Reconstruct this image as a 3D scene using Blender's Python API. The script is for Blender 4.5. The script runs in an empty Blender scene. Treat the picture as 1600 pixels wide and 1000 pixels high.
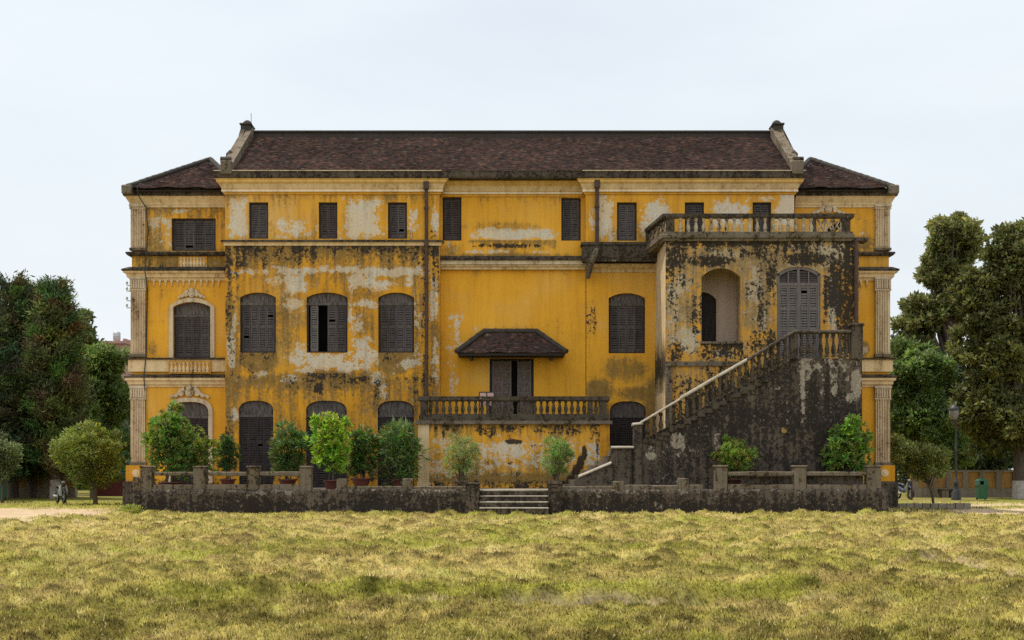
import bpy, math, random
import numpy as np
from mathutils import Vector
random.seed(7); rng = np.random.default_rng(7)
R = math.radians
S = bpy.context.scene
COL = S.collection

# ------------------------------------------------------------------ camera, sky, sun, exposure
F = 2080.0; HZ = 733.0; EYE = 1.5
cam_d = bpy.data.cameras.new("camera"); cam = bpy.data.objects.new("camera", cam_d); COL.objects.link(cam)
cam.location = (0, 0, EYE); cam.rotation_euler = (R(90), 0, 0)
cam_d.sensor_fit = 'HORIZONTAL'; cam_d.sensor_width = 36; cam_d.lens = F / 1600 * 36
cam_d.shift_y = (HZ - 500) / 1600; cam_d.clip_end = 3000; cam_d.clip_start = 0.1
S.camera = cam
SUN = Vector((-0.325, 0.19, 0.927)).normalized()
elev = math.asin(SUN.z); az = math.atan2(SUN.x, SUN.y)
w = bpy.data.worlds.new("World"); S.world = w; w.use_nodes = True
nt = w.node_tree; bg = nt.nodes['Background']
sky = nt.nodes.new('ShaderNodeTexSky'); sky.sky_type = 'NISHITA'; sky.sun_disc = False
sky.sun_elevation = elev; sky.sun_rotation = az; sky.dust_density = 4; sky.air_density = 1.2
mx = nt.nodes.new('ShaderNodeMix'); mx.data_type = 'RGBA'
tc = nt.nodes.new('ShaderNodeTexCoord'); mp = nt.nodes.new('ShaderNodeMapping'); mp.inputs['Scale'].default_value = (1.2, 1.2, 4)
nz = nt.nodes.new('ShaderNodeTexNoise'); nz.inputs['Scale'].default_value = 2.2; nz.inputs['Detail'].default_value = 5
mr = nt.nodes.new('ShaderNodeMapRange')
mr.inputs[1].default_value = 0.3; mr.inputs[2].default_value = 0.7; mr.inputs[3].default_value = 0.70; mr.inputs[4].default_value = 0.95
nt.links.new(tc.outputs['Generated'], mp.inputs['Vector']); nt.links.new(mp.outputs[0], nz.inputs['Vector'])
nt.links.new(nz.outputs[0], mr.inputs[0]); nt.links.new(mr.outputs[0], mx.inputs[0])
nt.links.new(sky.outputs[0], mx.inputs[6]); mx.inputs[7].default_value = (1, 1, 1, 1)   # thin bright cloud veil, with brightness added behind the camera to light the facade
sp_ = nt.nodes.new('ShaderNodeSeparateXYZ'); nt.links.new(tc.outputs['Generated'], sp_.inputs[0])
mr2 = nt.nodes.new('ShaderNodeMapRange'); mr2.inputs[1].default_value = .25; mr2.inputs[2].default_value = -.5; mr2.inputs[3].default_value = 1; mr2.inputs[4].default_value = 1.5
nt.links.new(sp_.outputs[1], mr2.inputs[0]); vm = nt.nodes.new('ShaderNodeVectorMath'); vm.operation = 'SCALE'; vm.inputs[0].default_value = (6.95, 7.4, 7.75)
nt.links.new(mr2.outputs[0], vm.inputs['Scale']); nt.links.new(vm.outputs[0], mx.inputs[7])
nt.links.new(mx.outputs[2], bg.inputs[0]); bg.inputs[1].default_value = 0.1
sl = bpy.data.lights.new("sun", 'SUN'); sl.energy = 3.3; sl.angle = R(0.6); sl.color = (1.0, 0.94, 0.82)
so = bpy.data.objects.new("sun", sl); COL.objects.link(so); so.location = (0, 0, 60)
so.rotation_euler = (-SUN).to_track_quat('-Z', 'Y').to_euler()
S.view_settings.view_transform = 'Standard'; S.view_settings.look = 'None'
S.view_settings.exposure = 0.42; S.view_settings.gamma = 1.0
S.render.engine = 'CYCLES'; S.cycles.use_denoising = False
S.cycles.max_bounces = 6; S.cycles.diffuse_bounces = 3; S.cycles.transparent_max_bounces = 8

# ------------------------------------------------------------------ helpers
def X(px, Y): return (px - 800) * Y / F
def Z(py, Y): return EYE + (HZ - py) * Y / F
BASE = {}
def thing(name, label, cat, base=(0, 0, 0), group=None, kind=None):
    o = bpy.data.objects.new(name, None); COL.objects.link(o); o.location = base
    o['label'] = label; o['category'] = cat
    if group: o['group'] = group
    if kind: o['kind'] = kind
    BASE[o.name] = Vector(base); o.empty_display_size = 0.3
    return o
def fast_mesh(name, v, f, smooth=False):
    v = np.asarray(v, np.float32); f = np.asarray(f, np.int32); k = f.shape[1]
    me = bpy.data.meshes.new(name); me.vertices.add(len(v)); me.vertices.foreach_set('co', v.ravel())
    me.loops.add(f.size); me.loops.foreach_set('vertex_index', f.ravel())
    me.polygons.add(len(f)); me.polygons.foreach_set('loop_start', np.arange(0, f.size, k, dtype=np.int32))
    if smooth: me.polygons.foreach_set('use_smooth', np.ones(len(f), bool))
    me.update(calc_edges=True); me.validate()
    return me
def link(name, me, mat, parent=None, kind=None):
    o = bpy.data.objects.new(name, me); COL.objects.link(o)
    if mat: me.materials.append(mat)
    if parent:
        o.parent = parent; b = BASE[parent.name]; BASE[o.name] = b
        if b.length > 0:
            co = np.empty(len(me.vertices) * 3, np.float32); me.vertices.foreach_get('co', co)
            co = co.reshape(-1, 3) - np.array(b, np.float32); me.vertices.foreach_set('co', co.ravel()); me.update()
    else:
        BASE[o.name] = Vector((0, 0, 0))
    if kind: o['kind'] = kind
    return o
def colattr(me, name, arr):
    a = me.attributes.new(name, 'FLOAT_COLOR', 'POINT')
    a.data.foreach_set('color', np.asarray(arr, np.float32).ravel())
def vecattr(me, name, arr):
    a = me.attributes.new(name, 'FLOAT_VECTOR', 'POINT'); a.data.foreach_set('vector', np.ascontiguousarray(arr, np.float32).ravel())
def dup(o, off):
    c = o.copy(); COL.objects.link(c); c.parent = o.parent; c.location = o.location + Vector(off); BASE[c.name] = BASE[o.name]
    return c
class MB:
    def __init__(s): s.v = []; s.f = []; s.sm = []
    def add(s, vs, fs, smooth=False):
        n = len(s.v); s.v += [tuple(p) for p in vs]; s.f += [tuple(i + n for i in f) for f in fs]; s.sm += [smooth] * len(fs)
    def box(s, x0, x1, y0, y1, z0, z1):
        s.add([(x0, y0, z0), (x1, y0, z0), (x1, y1, z0), (x0, y1, z0), (x0, y0, z1), (x1, y0, z1), (x1, y1, z1), (x0, y1, z1)],
              [(0, 3, 2, 1), (4, 5, 6, 7), (0, 1, 5, 4), (1, 2, 6, 5), (2, 3, 7, 6), (3, 0, 4, 7)])
        return s
    def rough(s, x0, x1, y0, y1, z0, z1, b=0.02, j=0.012):
        # worn block: chamfered and jittered
        cx, cy, cz = (x0 + x1) / 2, (y0 + y1) / 2, (z0 + z1) / 2; hx, hy, hz = (x1 - x0) / 2, (y1 - y0) / 2, (z1 - z0) / 2
        b = min(b, hx * .6, hy * .6, hz * .6); V = []; I = {}
        for sx in (-1, 1):
            for sy in (-1, 1):
                for sz in (-1, 1):
                    q = [random.uniform(-j, j) for _ in range(3)]
                    for a in range(3):
                        p = [cx + sx * (hx - b) + q[0], cy + sy * (hy - b) + q[1], cz + sz * (hz - b) + q[2]]
                        p[a] += (sx, sy, sz)[a] * b
                        I[(sx, sy, sz, a)] = len(V); V.append(p)
        fs = []
        for a in range(3):
            o1, o2 = [(1, 2), (2, 0), (0, 1)][a]
            for sg in (-1, 1):
                q = []
                for (u, v_) in ((-1, -1), (1, -1), (1, 1), (-1, 1)):
                    t = [0, 0, 0]; t[a] = sg; t[o1] = u; t[o2] = v_; q.append(I[(*t, a)])
                fs.append(tuple(q if sg > 0 else q[::-1]))
            for u in (-1, 1):
                for v_ in (-1, 1):
                    q = []
                    t = [0, 0, 0]; t[o1] = u; t[o2] = v_
                    t[a] = -1; A = I[(*t, o1)]; B = I[(*t, o2)]; t[a] = 1; C = I[(*t, o2)]; D = I[(*t, o1)]
                    fs.append((A, B, C, D) if u * v_ > 0 else (D, C, B, A))
        for sx in (-1, 1):
            for sy in (-1, 1):
                for sz in (-1, 1):
                    q = (I[(sx, sy, sz, 0)], I[(sx, sy, sz, 1)], I[(sx, sy, sz, 2)])
                    fs.append(q if sx * sy * sz > 0 else q[::-1])
        s.add(V, fs); return s
    def prism(s, poly, y0, y1):
        # polygon in (x,z), counter-clockwise seen from -y, extruded in y
        n = len(poly); vs = [(x, y0, z) for x, z in poly] + [(x, y1, z) for x, z in poly]
        fs = [tuple(range(n)), tuple(range(2 * n - 1, n - 1, -1))] + [(i, i + n, (i + 1) % n + n, (i + 1) % n) for i in range(n)]
        s.add(vs, fs); return s
    def tube(s, pts, rad, n=8, smooth=True):
        pts = [Vector(p) for p in pts]; m = len(pts)
        if not hasattr(rad, '__len__'): rad = [rad] * m
        vs = []
        for i, p in enumerate(pts):
            d = (pts[min(i + 1, m - 1)] - pts[max(i - 1, 0)]).normalized()
            a = d.orthogonal().normalized() if i == 0 else (a - d * a.dot(d)).normalized()
            b = d.cross(a)
            for k in range(n):
                t = 2 * math.pi * k / n; vs.append(p + (a * math.cos(t) + b * math.sin(t)) * rad[i])
        fs = [(i * n + k, i * n + (k + 1) % n, (i + 1) * n + (k + 1) % n, (i + 1) * n + k) for i in range(m - 1) for k in range(n)]
        s.add(vs, fs, smooth); s.add([vs[k] for k in range(n)], [tuple(range(n - 1, -1, -1))]); s.add([vs[(m - 1) * n + k] for k in range(n)], [tuple(range(n))])
        return s
    def lathe(s, prof, c, n=10, smooth=True, sq=False):
        vs = []
        for r, z in prof:
            for k in range(n):
                t = 2 * math.pi * (k + .5) / n; vs.append((c[0] + r * math.cos(t), c[1] + r * math.sin(t), c[2] + z))
        m = len(prof)
        fs = [(i * n + k, i * n + (k + 1) % n, (i + 1) * n + (k + 1) % n, (i + 1) * n + k) for i in range(m - 1) for k in range(n)]
        s.add(vs, fs, smooth); s.add(vs[-n:], [tuple(range(n))]); s.add(vs[:n], [tuple(range(n - 1, -1, -1))])
        return s
    def sweep(s, path, prof, closed_ends=True):
        # profile (offset outwards, z) along plan path; outside is to the right of the walking direction (path going +x looks to -y)
        P = [Vector(p) for p in path]; N = []
        for i in range(len(P)):
            ns = []
            if i > 0: d = (P[i] - P[i - 1]).normalized(); ns.append(Vector((d.y, -d.x)))
            if i < len(P) - 1: d = (P[i + 1] - P[i]).normalized(); ns.append(Vector((d.y, -d.x)))
            N.append(ns[0] if len(ns) == 1 else (ns[0] + ns[1]) / (1 + ns[0].dot(ns[1])))
        m = len(prof); vs = []
        for p, nn in zip(P, N):
            for o, z in prof: q = p + nn * o; vs.append((q.x, q.y, z))
        fs = [(i * m + j, (i + 1) * m + j, (i + 1) * m + j + 1, i * m + j + 1) for i in range(len(P) - 1) for j in range(m - 1)]
        s.add(vs, fs)
        if closed_ends: s.add(vs[:m], [tuple(range(m))]); s.add(vs[-m:], [tuple(range(m - 1, -1, -1))])
        return s
    def mesh(s, name):
        me = bpy.data.meshes.new(name); me.from_pydata(s.v, [], s.f)
        me.polygons.foreach_set('use_smooth', s.sm); me.update(); return me
    def build(s, name, mat, parent=None, kind=None): return link(name, s.mesh(name), mat, parent, kind)

# value noise
def vnoise(x, y, seed=0):
    xi = np.floor(x).astype(np.int64); yi = np.floor(y).astype(np.int64); xf = x - xi; yf = y - yi
    u = xf * xf * (3 - 2 * xf); v = yf * yf * (3 - 2 * yf)
    def h(a, b):
        n = (a * 374761393 + b * 668265263 + seed * 974711) & 0x7fffffff
        n = ((n ^ (n >> 13)) * 1274126177) & 0x7fffffff
        return ((n ^ (n >> 16)) & 0xffff) / 65535.0
    return (h(xi, yi) * (1 - u) + h(xi + 1, yi) * u) * (1 - v) + (h(xi, yi + 1) * (1 - u) + h(xi + 1, yi + 1) * u) * v
def fbm(x, y, seed=0, o=4):
    t = 0; a = .5; s = 0
    for i in range(o): t = t + a * vnoise(x * 2 ** i, y * 2 ** i, seed + i * 17); s += a; a *= .5
    return t / s

# ------------------------------------------------------------------ materials
def mat_new(name):
    m = bpy.data.materials.new(name); m.use_nodes = True; t = m.node_tree
    return m, t, t.nodes['Principled BSDF']
def N(t, kind, **kw):
    n = t.nodes.new(kind)
    for k, v in kw.items(): setattr(n, k, v)
    return n
def math_(t, op, a, b=None, c=None):
    n = N(t, 'ShaderNodeMath', operation=op)
    for i, q in enumerate((a, b, c)):
        if q is None: continue
        if isinstance(q, (int, float)): n.inputs[i].default_value = q
        else: t.links.new(q, n.inputs[i])
    return n.outputs[0]
def ramp(t, val, a, b, lo=0., hi=1.):
    n = N(t, 'ShaderNodeMapRange'); n.inputs[1].default_value = a; n.inputs[2].default_value = b; n.inputs[3].default_value = lo; n.inputs[4].default_value = hi
    t.links.new(val, n.inputs[0]); return n.outputs[0]
def mixc(t, fac, a, b):
    n = N(t, 'ShaderNodeMix', data_type='RGBA')
    if isinstance(fac, (int, float)): n.inputs[0].default_value = fac
    else: t.links.new(fac, n.inputs[0])
    for q, i in ((a, 6), (b, 7)):
        if isinstance(q, tuple): n.inputs[i].default_value = (*q, 1)
        else: t.links.new(q, n.inputs[i])
    return n.outputs[2]
def noise(t, pos, scale, detail=6, rough=.6, sc=None, dist=0.):
    v = pos
    if sc:
        m = N(t, 'ShaderNodeVectorMath', operation='MULTIPLY'); t.links.new(pos, m.inputs[0]); m.inputs[1].default_value = sc; v = m.outputs[0]
    n = N(t, 'ShaderNodeTexNoise'); n.inputs['Scale'].default_value = scale; n.inputs['Detail'].default_value = detail; n.inputs['Roughness'].default_value = rough
    n.inputs['Distortion'].default_value = dist
    t.links.new(v, n.inputs['Vector']); return n.outputs[0]
def plaster(name, ca, cb, d=(0, 0, 0), peel=((.64, .56, .43), (.43, .385, .31)), grime=(.135, .088, .032), black=(.022, .018, .0145), bump=.25, gmax=.85, amp=3.6, over=False, pale=None, age=.6):
    m, t, b = mat_new(name)
    g = N(t, 'ShaderNodeNewGeometry'); pos = g.outputs['Position']
    at = N(t, 'ShaderNodeAttribute', attribute_name='wear'); sp = N(t, 'ShaderNodeSeparateColor'); t.links.new(at.outputs['Color'], sp.inputs[0])
    n1 = noise(t, pos, .9, 8, .65); n2 = noise(t, pos, 4.2, 8, .68, dist=.4); n3 = noise(t, pos, 14, 6, .7)
    st = noise(t, pos, 3.2, 6, .65, sc=(1.6, 1.6, .14)); st2 = noise(t, pos, 9, 5, .65, sc=(1.6, 1.6, .10))
    big = noise(t, pos, .45, 5, .6); n5 = noise(t, pos, 8, 8, .75, dist=.6)
    base = mixc(t, ramp(t, n1, .38, .62), ca, cb)
    base = mixc(t, ramp(t, big, .48, .68, 0, .55), base, pale or ca)
    base = mixc(t, ramp(t, st, .42, .7, 0, age), base, tuple(c * q for c, q in zip(cb, (.66, .60, .55))))
    base = mixc(t, ramp(t, n3, .45, .75, 0, .3), base, tuple(min(1, c * 1.2) for c in ca))
    def msk(ch, dd, mixn, amp, lo, hi, mx_=1.):
        v = math_(t, 'ADD', math_(t, 'ADD', sp.outputs[ch], dd), math_(t, 'MULTIPLY', math_(t, 'SUBTRACT', mixn, .5), amp))
        n = N(t, 'ShaderNodeMapRange', interpolation_type='SMOOTHSTEP'); n.inputs[1].default_value = lo; n.inputs[2].default_value = hi; n.inputs[3].default_value = 0; n.inputs[4].default_value = mx_
        t.links.new(v, n.inputs[0]); return n.outputs[0]
    def blend(*a):
        o = None
        for q, wt in a:
            k = math_(t, 'MULTIPLY', q, wt); o = k if o is None else math_(t, 'ADD', o, k)
        return o
    pm = msk(0, d[0], blend((n2, .45), (n5, .4), (n1, .15)), amp, .53, .60)
    pc = mixc(t, ramp(t, n3, .35, .65), peel[0], peel[1])
    pc = mixc(t, ramp(t, st, .45, .65, 0, .6), pc, peel[1])
    if not over:   # thin remains of yellow wash inside the bare patches
        pc = mixc(t, ramp(t, blend((n1, .5), (n5, .5)), .47, .60, 0, .62), pc, tuple(a_ * .55 + b_ * .45 for a_, b_ in zip(ca, peel[0])))
        base = mixc(t, pm, base, pc)
    gm = msk(1, d[1], blend((st, .22), (n5, .33), (n1, .2), (n2, .15), (st2, .10)), amp * 1.05, .20, .70, gmax)
    if not over: gm = math_(t, 'MULTIPLY', gm, math_(t, 'SUBTRACT', 1., math_(t, 'MULTIPLY', pm, .65)))
    base = mixc(t, gm, base, mixc(t, ramp(t, n2, .4, .65), grime, tuple(c * 1.7 for c in grime)))
    bm = msk(2, d[2], blend((n5, .45), (n2, .2), (st, .2), (n1, .15)), amp * 1.1, .46, .62, .96)
    base = mixc(t, bm, base, mixc(t, ramp(t, n3, .4, .7), black, tuple(c * 1.9 for c in black)))
    if over: base = mixc(t, pm, base, pc)
    t.links.new(base, b.inputs['Base Color']); b.inputs['Roughness'].default_value = .92; b.inputs['Specular IOR Level'].default_value = .15
    bp = N(t, 'ShaderNodeBump'); bp.inputs['Strength'].default_value = bump; bp.inputs['Distance'].default_value = .05
    h = blend((n2, .7), (n3, .15), (pm, -.5)); t.links.new(h, bp.inputs['Height']); t.links.new(bp.outputs[0], b.inputs['Normal'])
    return m
def simple(name, ca, cb, scale=3, rough=.8, sc=None, spec=.3, metal=0, bump=.15, lo=.35, hi=.65):
    m, t, b = mat_new(name); g = N(t, 'ShaderNodeNewGeometry')
    n1 = noise(t, g.outputs['Position'], scale, 7, .65, sc=sc)
    t.links.new(mixc(t, ramp(t, n1, lo, hi), ca, cb), b.inputs['Base Color'])
    b.inputs['Roughness'].default_value = rough; b.inputs['Specular IOR Level'].default_value = spec; b.inputs['Metallic'].default_value = metal
    if bump:
        bp = N(t, 'ShaderNodeBump'); bp.inputs['Strength'].default_value = bump; bp.inputs['Distance'].default_value = .02
        t.links.new(n1, bp.inputs['Height']); t.links.new(bp.outputs[0], b.inputs['Normal'])
    return m
def tinted(name, rough=.9, trans=0., noise_amt=.3, spec=.2, nscale=25., dome=0.):
    # colour comes from the per-piece 'tint' attribute (each tile, leaf or blade has its own colour)
    m, t, b = mat_new(name); at = N(t, 'ShaderNodeAttribute', attribute_name='tint'); g = N(t, 'ShaderNodeNewGeometry')
    n1 = noise(t, g.outputs['Position'], nscale, 4, .6)
    hs = N(t, 'ShaderNodeHueSaturation'); t.links.new(at.outputs['Color'], hs.inputs['Color'])
    t.links.new(ramp(t, n1, .3, .7, 1 - noise_amt, 1 + noise_amt), hs.inputs['Value'])
    b.inputs['Roughness'].default_value = rough; b.inputs['Specular IOR Level'].default_value = spec
    t.links.new(hs.outputs[0], b.inputs['Base Color'])
    if dome:   # blades and leaves take part of their shading from the mass they grow in
        da = N(t, 'ShaderNodeAttribute', attribute_name='dome'); mv = N(t, 'ShaderNodeMix', data_type='VECTOR'); mv.inputs[0].default_value = dome
        t.links.new(g.outputs['Normal'], mv.inputs[4]); t.links.new(da.outputs['Vector'], mv.inputs[5])
        nv = N(t, 'ShaderNodeVectorMath', operation='NORMALIZE'); t.links.new(mv.outputs[1], nv.inputs[0]); t.links.new(nv.outputs[0], b.inputs['Normal'])
    if trans:
        tr = N(t, 'ShaderNodeBsdfTranslucent'); ms = N(t, 'ShaderNodeMixShader'); ms.inputs[0].default_value = trans
        h2 = N(t, 'ShaderNodeHueSaturation'); h2.inputs['Saturation'].default_value = 1.1; h2.inputs['Value'].default_value = 1.5; t.links.new(hs.outputs[0], h2.inputs['Color'])
        t.links.new(h2.outputs[0], tr.inputs[0]); t.links.new(b.outputs[0], ms.inputs[1]); t.links.new(tr.outputs[0], ms.inputs[2])
        t.links.new(ms.outputs[0], t.nodes['Material Output'].inputs['Surface'])
    return m
YA, YB = (.68, .34, .032), (.60, .28, .024)
M = {}
M['yellow'] = plaster('yellow_limewash', YA, YB, (.02, .02, 0), amp=3.0, pale=(.68, .42, .11), age=.35)
M['yellow_old'] = plaster('old_yellow_limewash', (.60, .285, .022), (.44, .195, .018), (.16, .13, .11), amp=5.0, pale=(.56, .34, .09), age=.6)
M['worn'] = plaster('worn_yellow_limewash', (.64, .325, .035), (.54, .255, .028), (.13, .10, .04), amp=4.6, pale=(.62, .42, .17), age=.6)
M['porch'] = plaster('mouldy_porch_plaster', (.54, .275, .04), (.42, .22, .05), (.30, .24, .14), amp=6.0, peel=((.52, .43, .29), (.30, .255, .19)), grime=(.17, .125, .065), black=(.017, .014, .011), age=.8, pale=(.36, .29, .17))
M['cream'] = plaster('cream_trim', (.66, .49, .28), (.56, .41, .22), (.12, .20, .10), peel=((.55, .5, .42), (.42, .38, .32)), bump=.12)
M['ochre_trim'] = plaster('faded_ochre_trim', (.66, .43, .15), (.56, .35, .11), (.08, .1, .04), bump=.1)
M['line'] = plaster('pale_line', (.72, .60, .44), (.62, .50, .36), (.05, .04, 0), bump=.05)
M['white'] = plaster('pale_trim', (.56, .45, .31), (.46, .36, .24), (.14, .24, .13), peel=((.6, .55, .47), (.45, .4, .34)), bump=.12)
M['pilaster'] = plaster('weathered_pilaster', (.54, .43, .27), (.42, .28, .17), (.26, .26, .26), peel=((.42, .38, .32), (.30, .27, .22)), bump=.2)
M['dark'] = plaster('blackened_cement', (.10, .078, .056), (.062, .048, .036), (.14, .3, .50), peel=((.34, .29, .22), (.17, .14, .11)), black=(.017, .0135, .011), grime=(.07, .056, .04), over=True, amp=4)
M['balustrade'] = plaster('blackened_balustrade', (.085, .068, .050), (.052, .042, .032), (.17, .3, .48), peel=((.27, .23, .175), (.14, .118, .092)), black=(.015, .0125, .0105), over=True, amp=4)
M['cement'] = plaster('grey_cement', (.165, .134, .10), (.115, .093, .07), (.17, .32, .38), peel=((.36, .32, .26), (.24, .21, .165)), amp=4.6)
M['bossy'] = plaster('dusty_yellow_boss', (.30, .19, .06), (.2, .13, .05), (.1, .4, .3), amp=5)
M['stained'] = plaster('stained_pale_baluster', (.46, .38, .27), (.34, .28, .20), (.2, .3, .28), amp=5)
M['inner'] = plaster('stained_inner_plaster', (.52, .40, .31), (.44, .33, .25), (.05, .06, .0), bump=.1)
M['coping'] = plaster('pale_coping', (.36, .32, .26), (.24, .21, .17), (.22, .22, .15), peel=((.55, .5, .43), (.4, .36, .3)))
M['soil_stone'] = plaster('terrace_stone', (.12, .09, .064), (.07, .052, .037), (.17, .3, .56), peel=((.25, .20, .15), (.14, .11, .085)), black=(.018, .014, .011), grime=(.07, .053, .036), bump=.9, over=True, amp=5)
M['shutter'] = simple('grey_brown_paint', (.036, .028, .026), (.075, .060, .056), 6, .75, sc=(3, 3, .4), spec=.25)
M['shutter_pale'] = simple('bleached_grey_paint', (.15, .13, .12), (.09, .076, .07), 6, .75, sc=(3, 3, .4), spec=.25)
M['shutter_faded'] = simple('faded_grey_paint', (.055, .045, .043), (.105, .088, .083), 6, .8, sc=(3, 3, .4), spec=.2)
M['shutter_brown'] = simple('brown_paint', (.040, .028, .023), (.078, .058, .049), 6, .8, sc=(3, 3, .4), spec=.2)
M['door_paint'] = simple('dark_door_paint', (.020, .015, .014), (.048, .037, .034), 6, .8, sc=(3, 3, .4), spec=.2)
M['frame'] = simple('old_frame_wood', (.018, .013, .012), (.034, .026, .023), 8, .8, sc=(3, 3, .4))
M['transom'] = simple('weathered_transom_board', (.034, .028, .026), (.13, .108, .097), 7, .85, sc=(2.5, 2.5, .6))
M['leafdoor'] = simple('carved_door_wood', (.06, .04, .03), (.15, .10, .075), 16, .7, sc=(1.5, 1.5, .9), lo=.42, hi=.58)
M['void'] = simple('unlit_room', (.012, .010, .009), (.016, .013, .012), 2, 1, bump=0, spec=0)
M['tile'] = tinted('old_clay_tiles', .95, 0, .35, spec=.05, nscale=9)
M['ridge'] = plaster('ridge_mortar', (.06, .052, .046), (.042, .036, .032), (.02, .2, .35), peel=((.2, .18, .155), (.14, .125, .11)))
M['rust'] = simple('rusted_pipe', (.09, .05, .035), (.045, .032, .027), 5, .8, sc=(1, 1, .8))
M['leaf'] = tinted('leaves', .55, .36, .25, spec=.3, dome=.5)
M['needle'] = tinted('conifer_sprays', .8, .15, .3, spec=.1, dome=.5)
M['grass'] = tinted('grass_blades', .9, .10, .12, spec=.05, nscale=3, dome=.8)
M['bark'] = simple('bark', (.055, .042, .032), (.10, .08, .06), 6, .95, sc=(2, 2, .4), bump=.6)
M['limewhite'] = simple('limewashed_trunk', (.42, .39, .35), (.27, .24, .21), 5, .95)
M['terracotta'] = simple('glazed_clay_pot', (.13, .035, .022), (.085, .024, .017), 5, .55, spec=.4)
M['green_plastic'] = simple('green_plastic', (.012, .085, .035), (.010, .062, .028), 2, .45, spec=.4, bump=0)
M['iron'] = simple('dark_iron', (.018, .020, .020), (.03, .032, .032), 6, .55, spec=.4)
M['glass_globe'] = simple('frosted_lantern_glass', (.16, .155, .145), (.11, .105, .10), 3, .3, spec=.5, bump=0)
M['rubber'] = simple('rubber', (.012, .012, .012), (.02, .02, .02), 6, .8)
M['bike_black'] = simple('bike_plastic', (.018, .019, .022), (.03, .031, .034), 4, .4, spec=.5, bump=0)
M['bike_silver'] = simple('bike_silver', (.42, .41, .38), (.34, .33, .30), 4, .35, spec=.5, bump=0)
M['bike_blue'] = simple('bike_blue', (.025, .045, .085), (.035, .055, .095), 4, .4, spec=.5, bump=0)
M['red_paint'] = simple('red_gate_paint', (.11, .022, .016), (.075, .018, .014), 4, .7, sc=(3, 3, .3))
M['pink'] = simple('pink_board', (.55, .33, .27), (.5, .3, .25), 3, .8, bump=0)
M['house'] = simple('pink_house_wall', (.42, .24, .2), (.35, .2, .17), .8, .9)
M['tank'] = simple('dull_tank_steel', (.5, .5, .5), (.38, .38, .39), 3, .4, metal=.5)
M['pave'] = simple('terrace_paving', (.27, .235, .18), (.17, .145, .11), 1.8, .95)

def wear_arr(px, py, patches):
    # wear and dark marks laid on the wall by patches: patch = (channel, cx, cy, rx, ry, amount); r peel, g grime, b mould and black marks
    out = np.zeros((len(px), 4), np.float32); out[:, 3] = 1
    for ch, cx, cy, rx, ry, a in patches:
        k = 'rgb'.index(ch[0].lower())
        if ch.isupper():   # run-off below a ledge: (channel, x0, x1, top, length, amount), every streak with its own length
            x0, x1, yt, ln = cx, cy, rx, ry
            col = .12 + 1.1 * np.clip(vnoise(px * .16, px * 0 + yt, 3) * .6 + vnoise(px * .55, px * 0 + yt, 4) * .55 - .15, 0, 1)
            val = a * np.clip(1.15 - (py - yt) / (ln * col), 0, 1) * (py >= yt - 1) * (px >= x0) * (px <= x1)
        else:
            r = np.sqrt(((px - cx) / rx) ** 2 + ((py - cy) / ry) ** 2) if len(ch) == 1 else np.maximum(np.abs(px - cx + 6 * (vnoise(py * .11, py * 0, 6) - .5)) / rx, np.abs(py - cy + 6 * (vnoise(px * .11, px * 0, 7) - .5)) / ry)   # squarish patch
            val = a * np.clip(1.6 - r, 0, 1)
        if a >= 0: out[:, k] = np.maximum(out[:, k], val)
        else: out[:, k] = out[:, k] + val
    return out
def arch_z(u, h, style):
    u = np.clip(np.abs(u), 0, 1)
    if style == 'seg': return h * (np.sqrt(np.maximum(0, 1.35 ** 2 - u * u)) - math.sqrt(1.35 ** 2 - 1)) / (1.35 - math.sqrt(1.35 ** 2 - 1))
    return h * (1 - u ** 2.6) ** (1 / 2.2)
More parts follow.
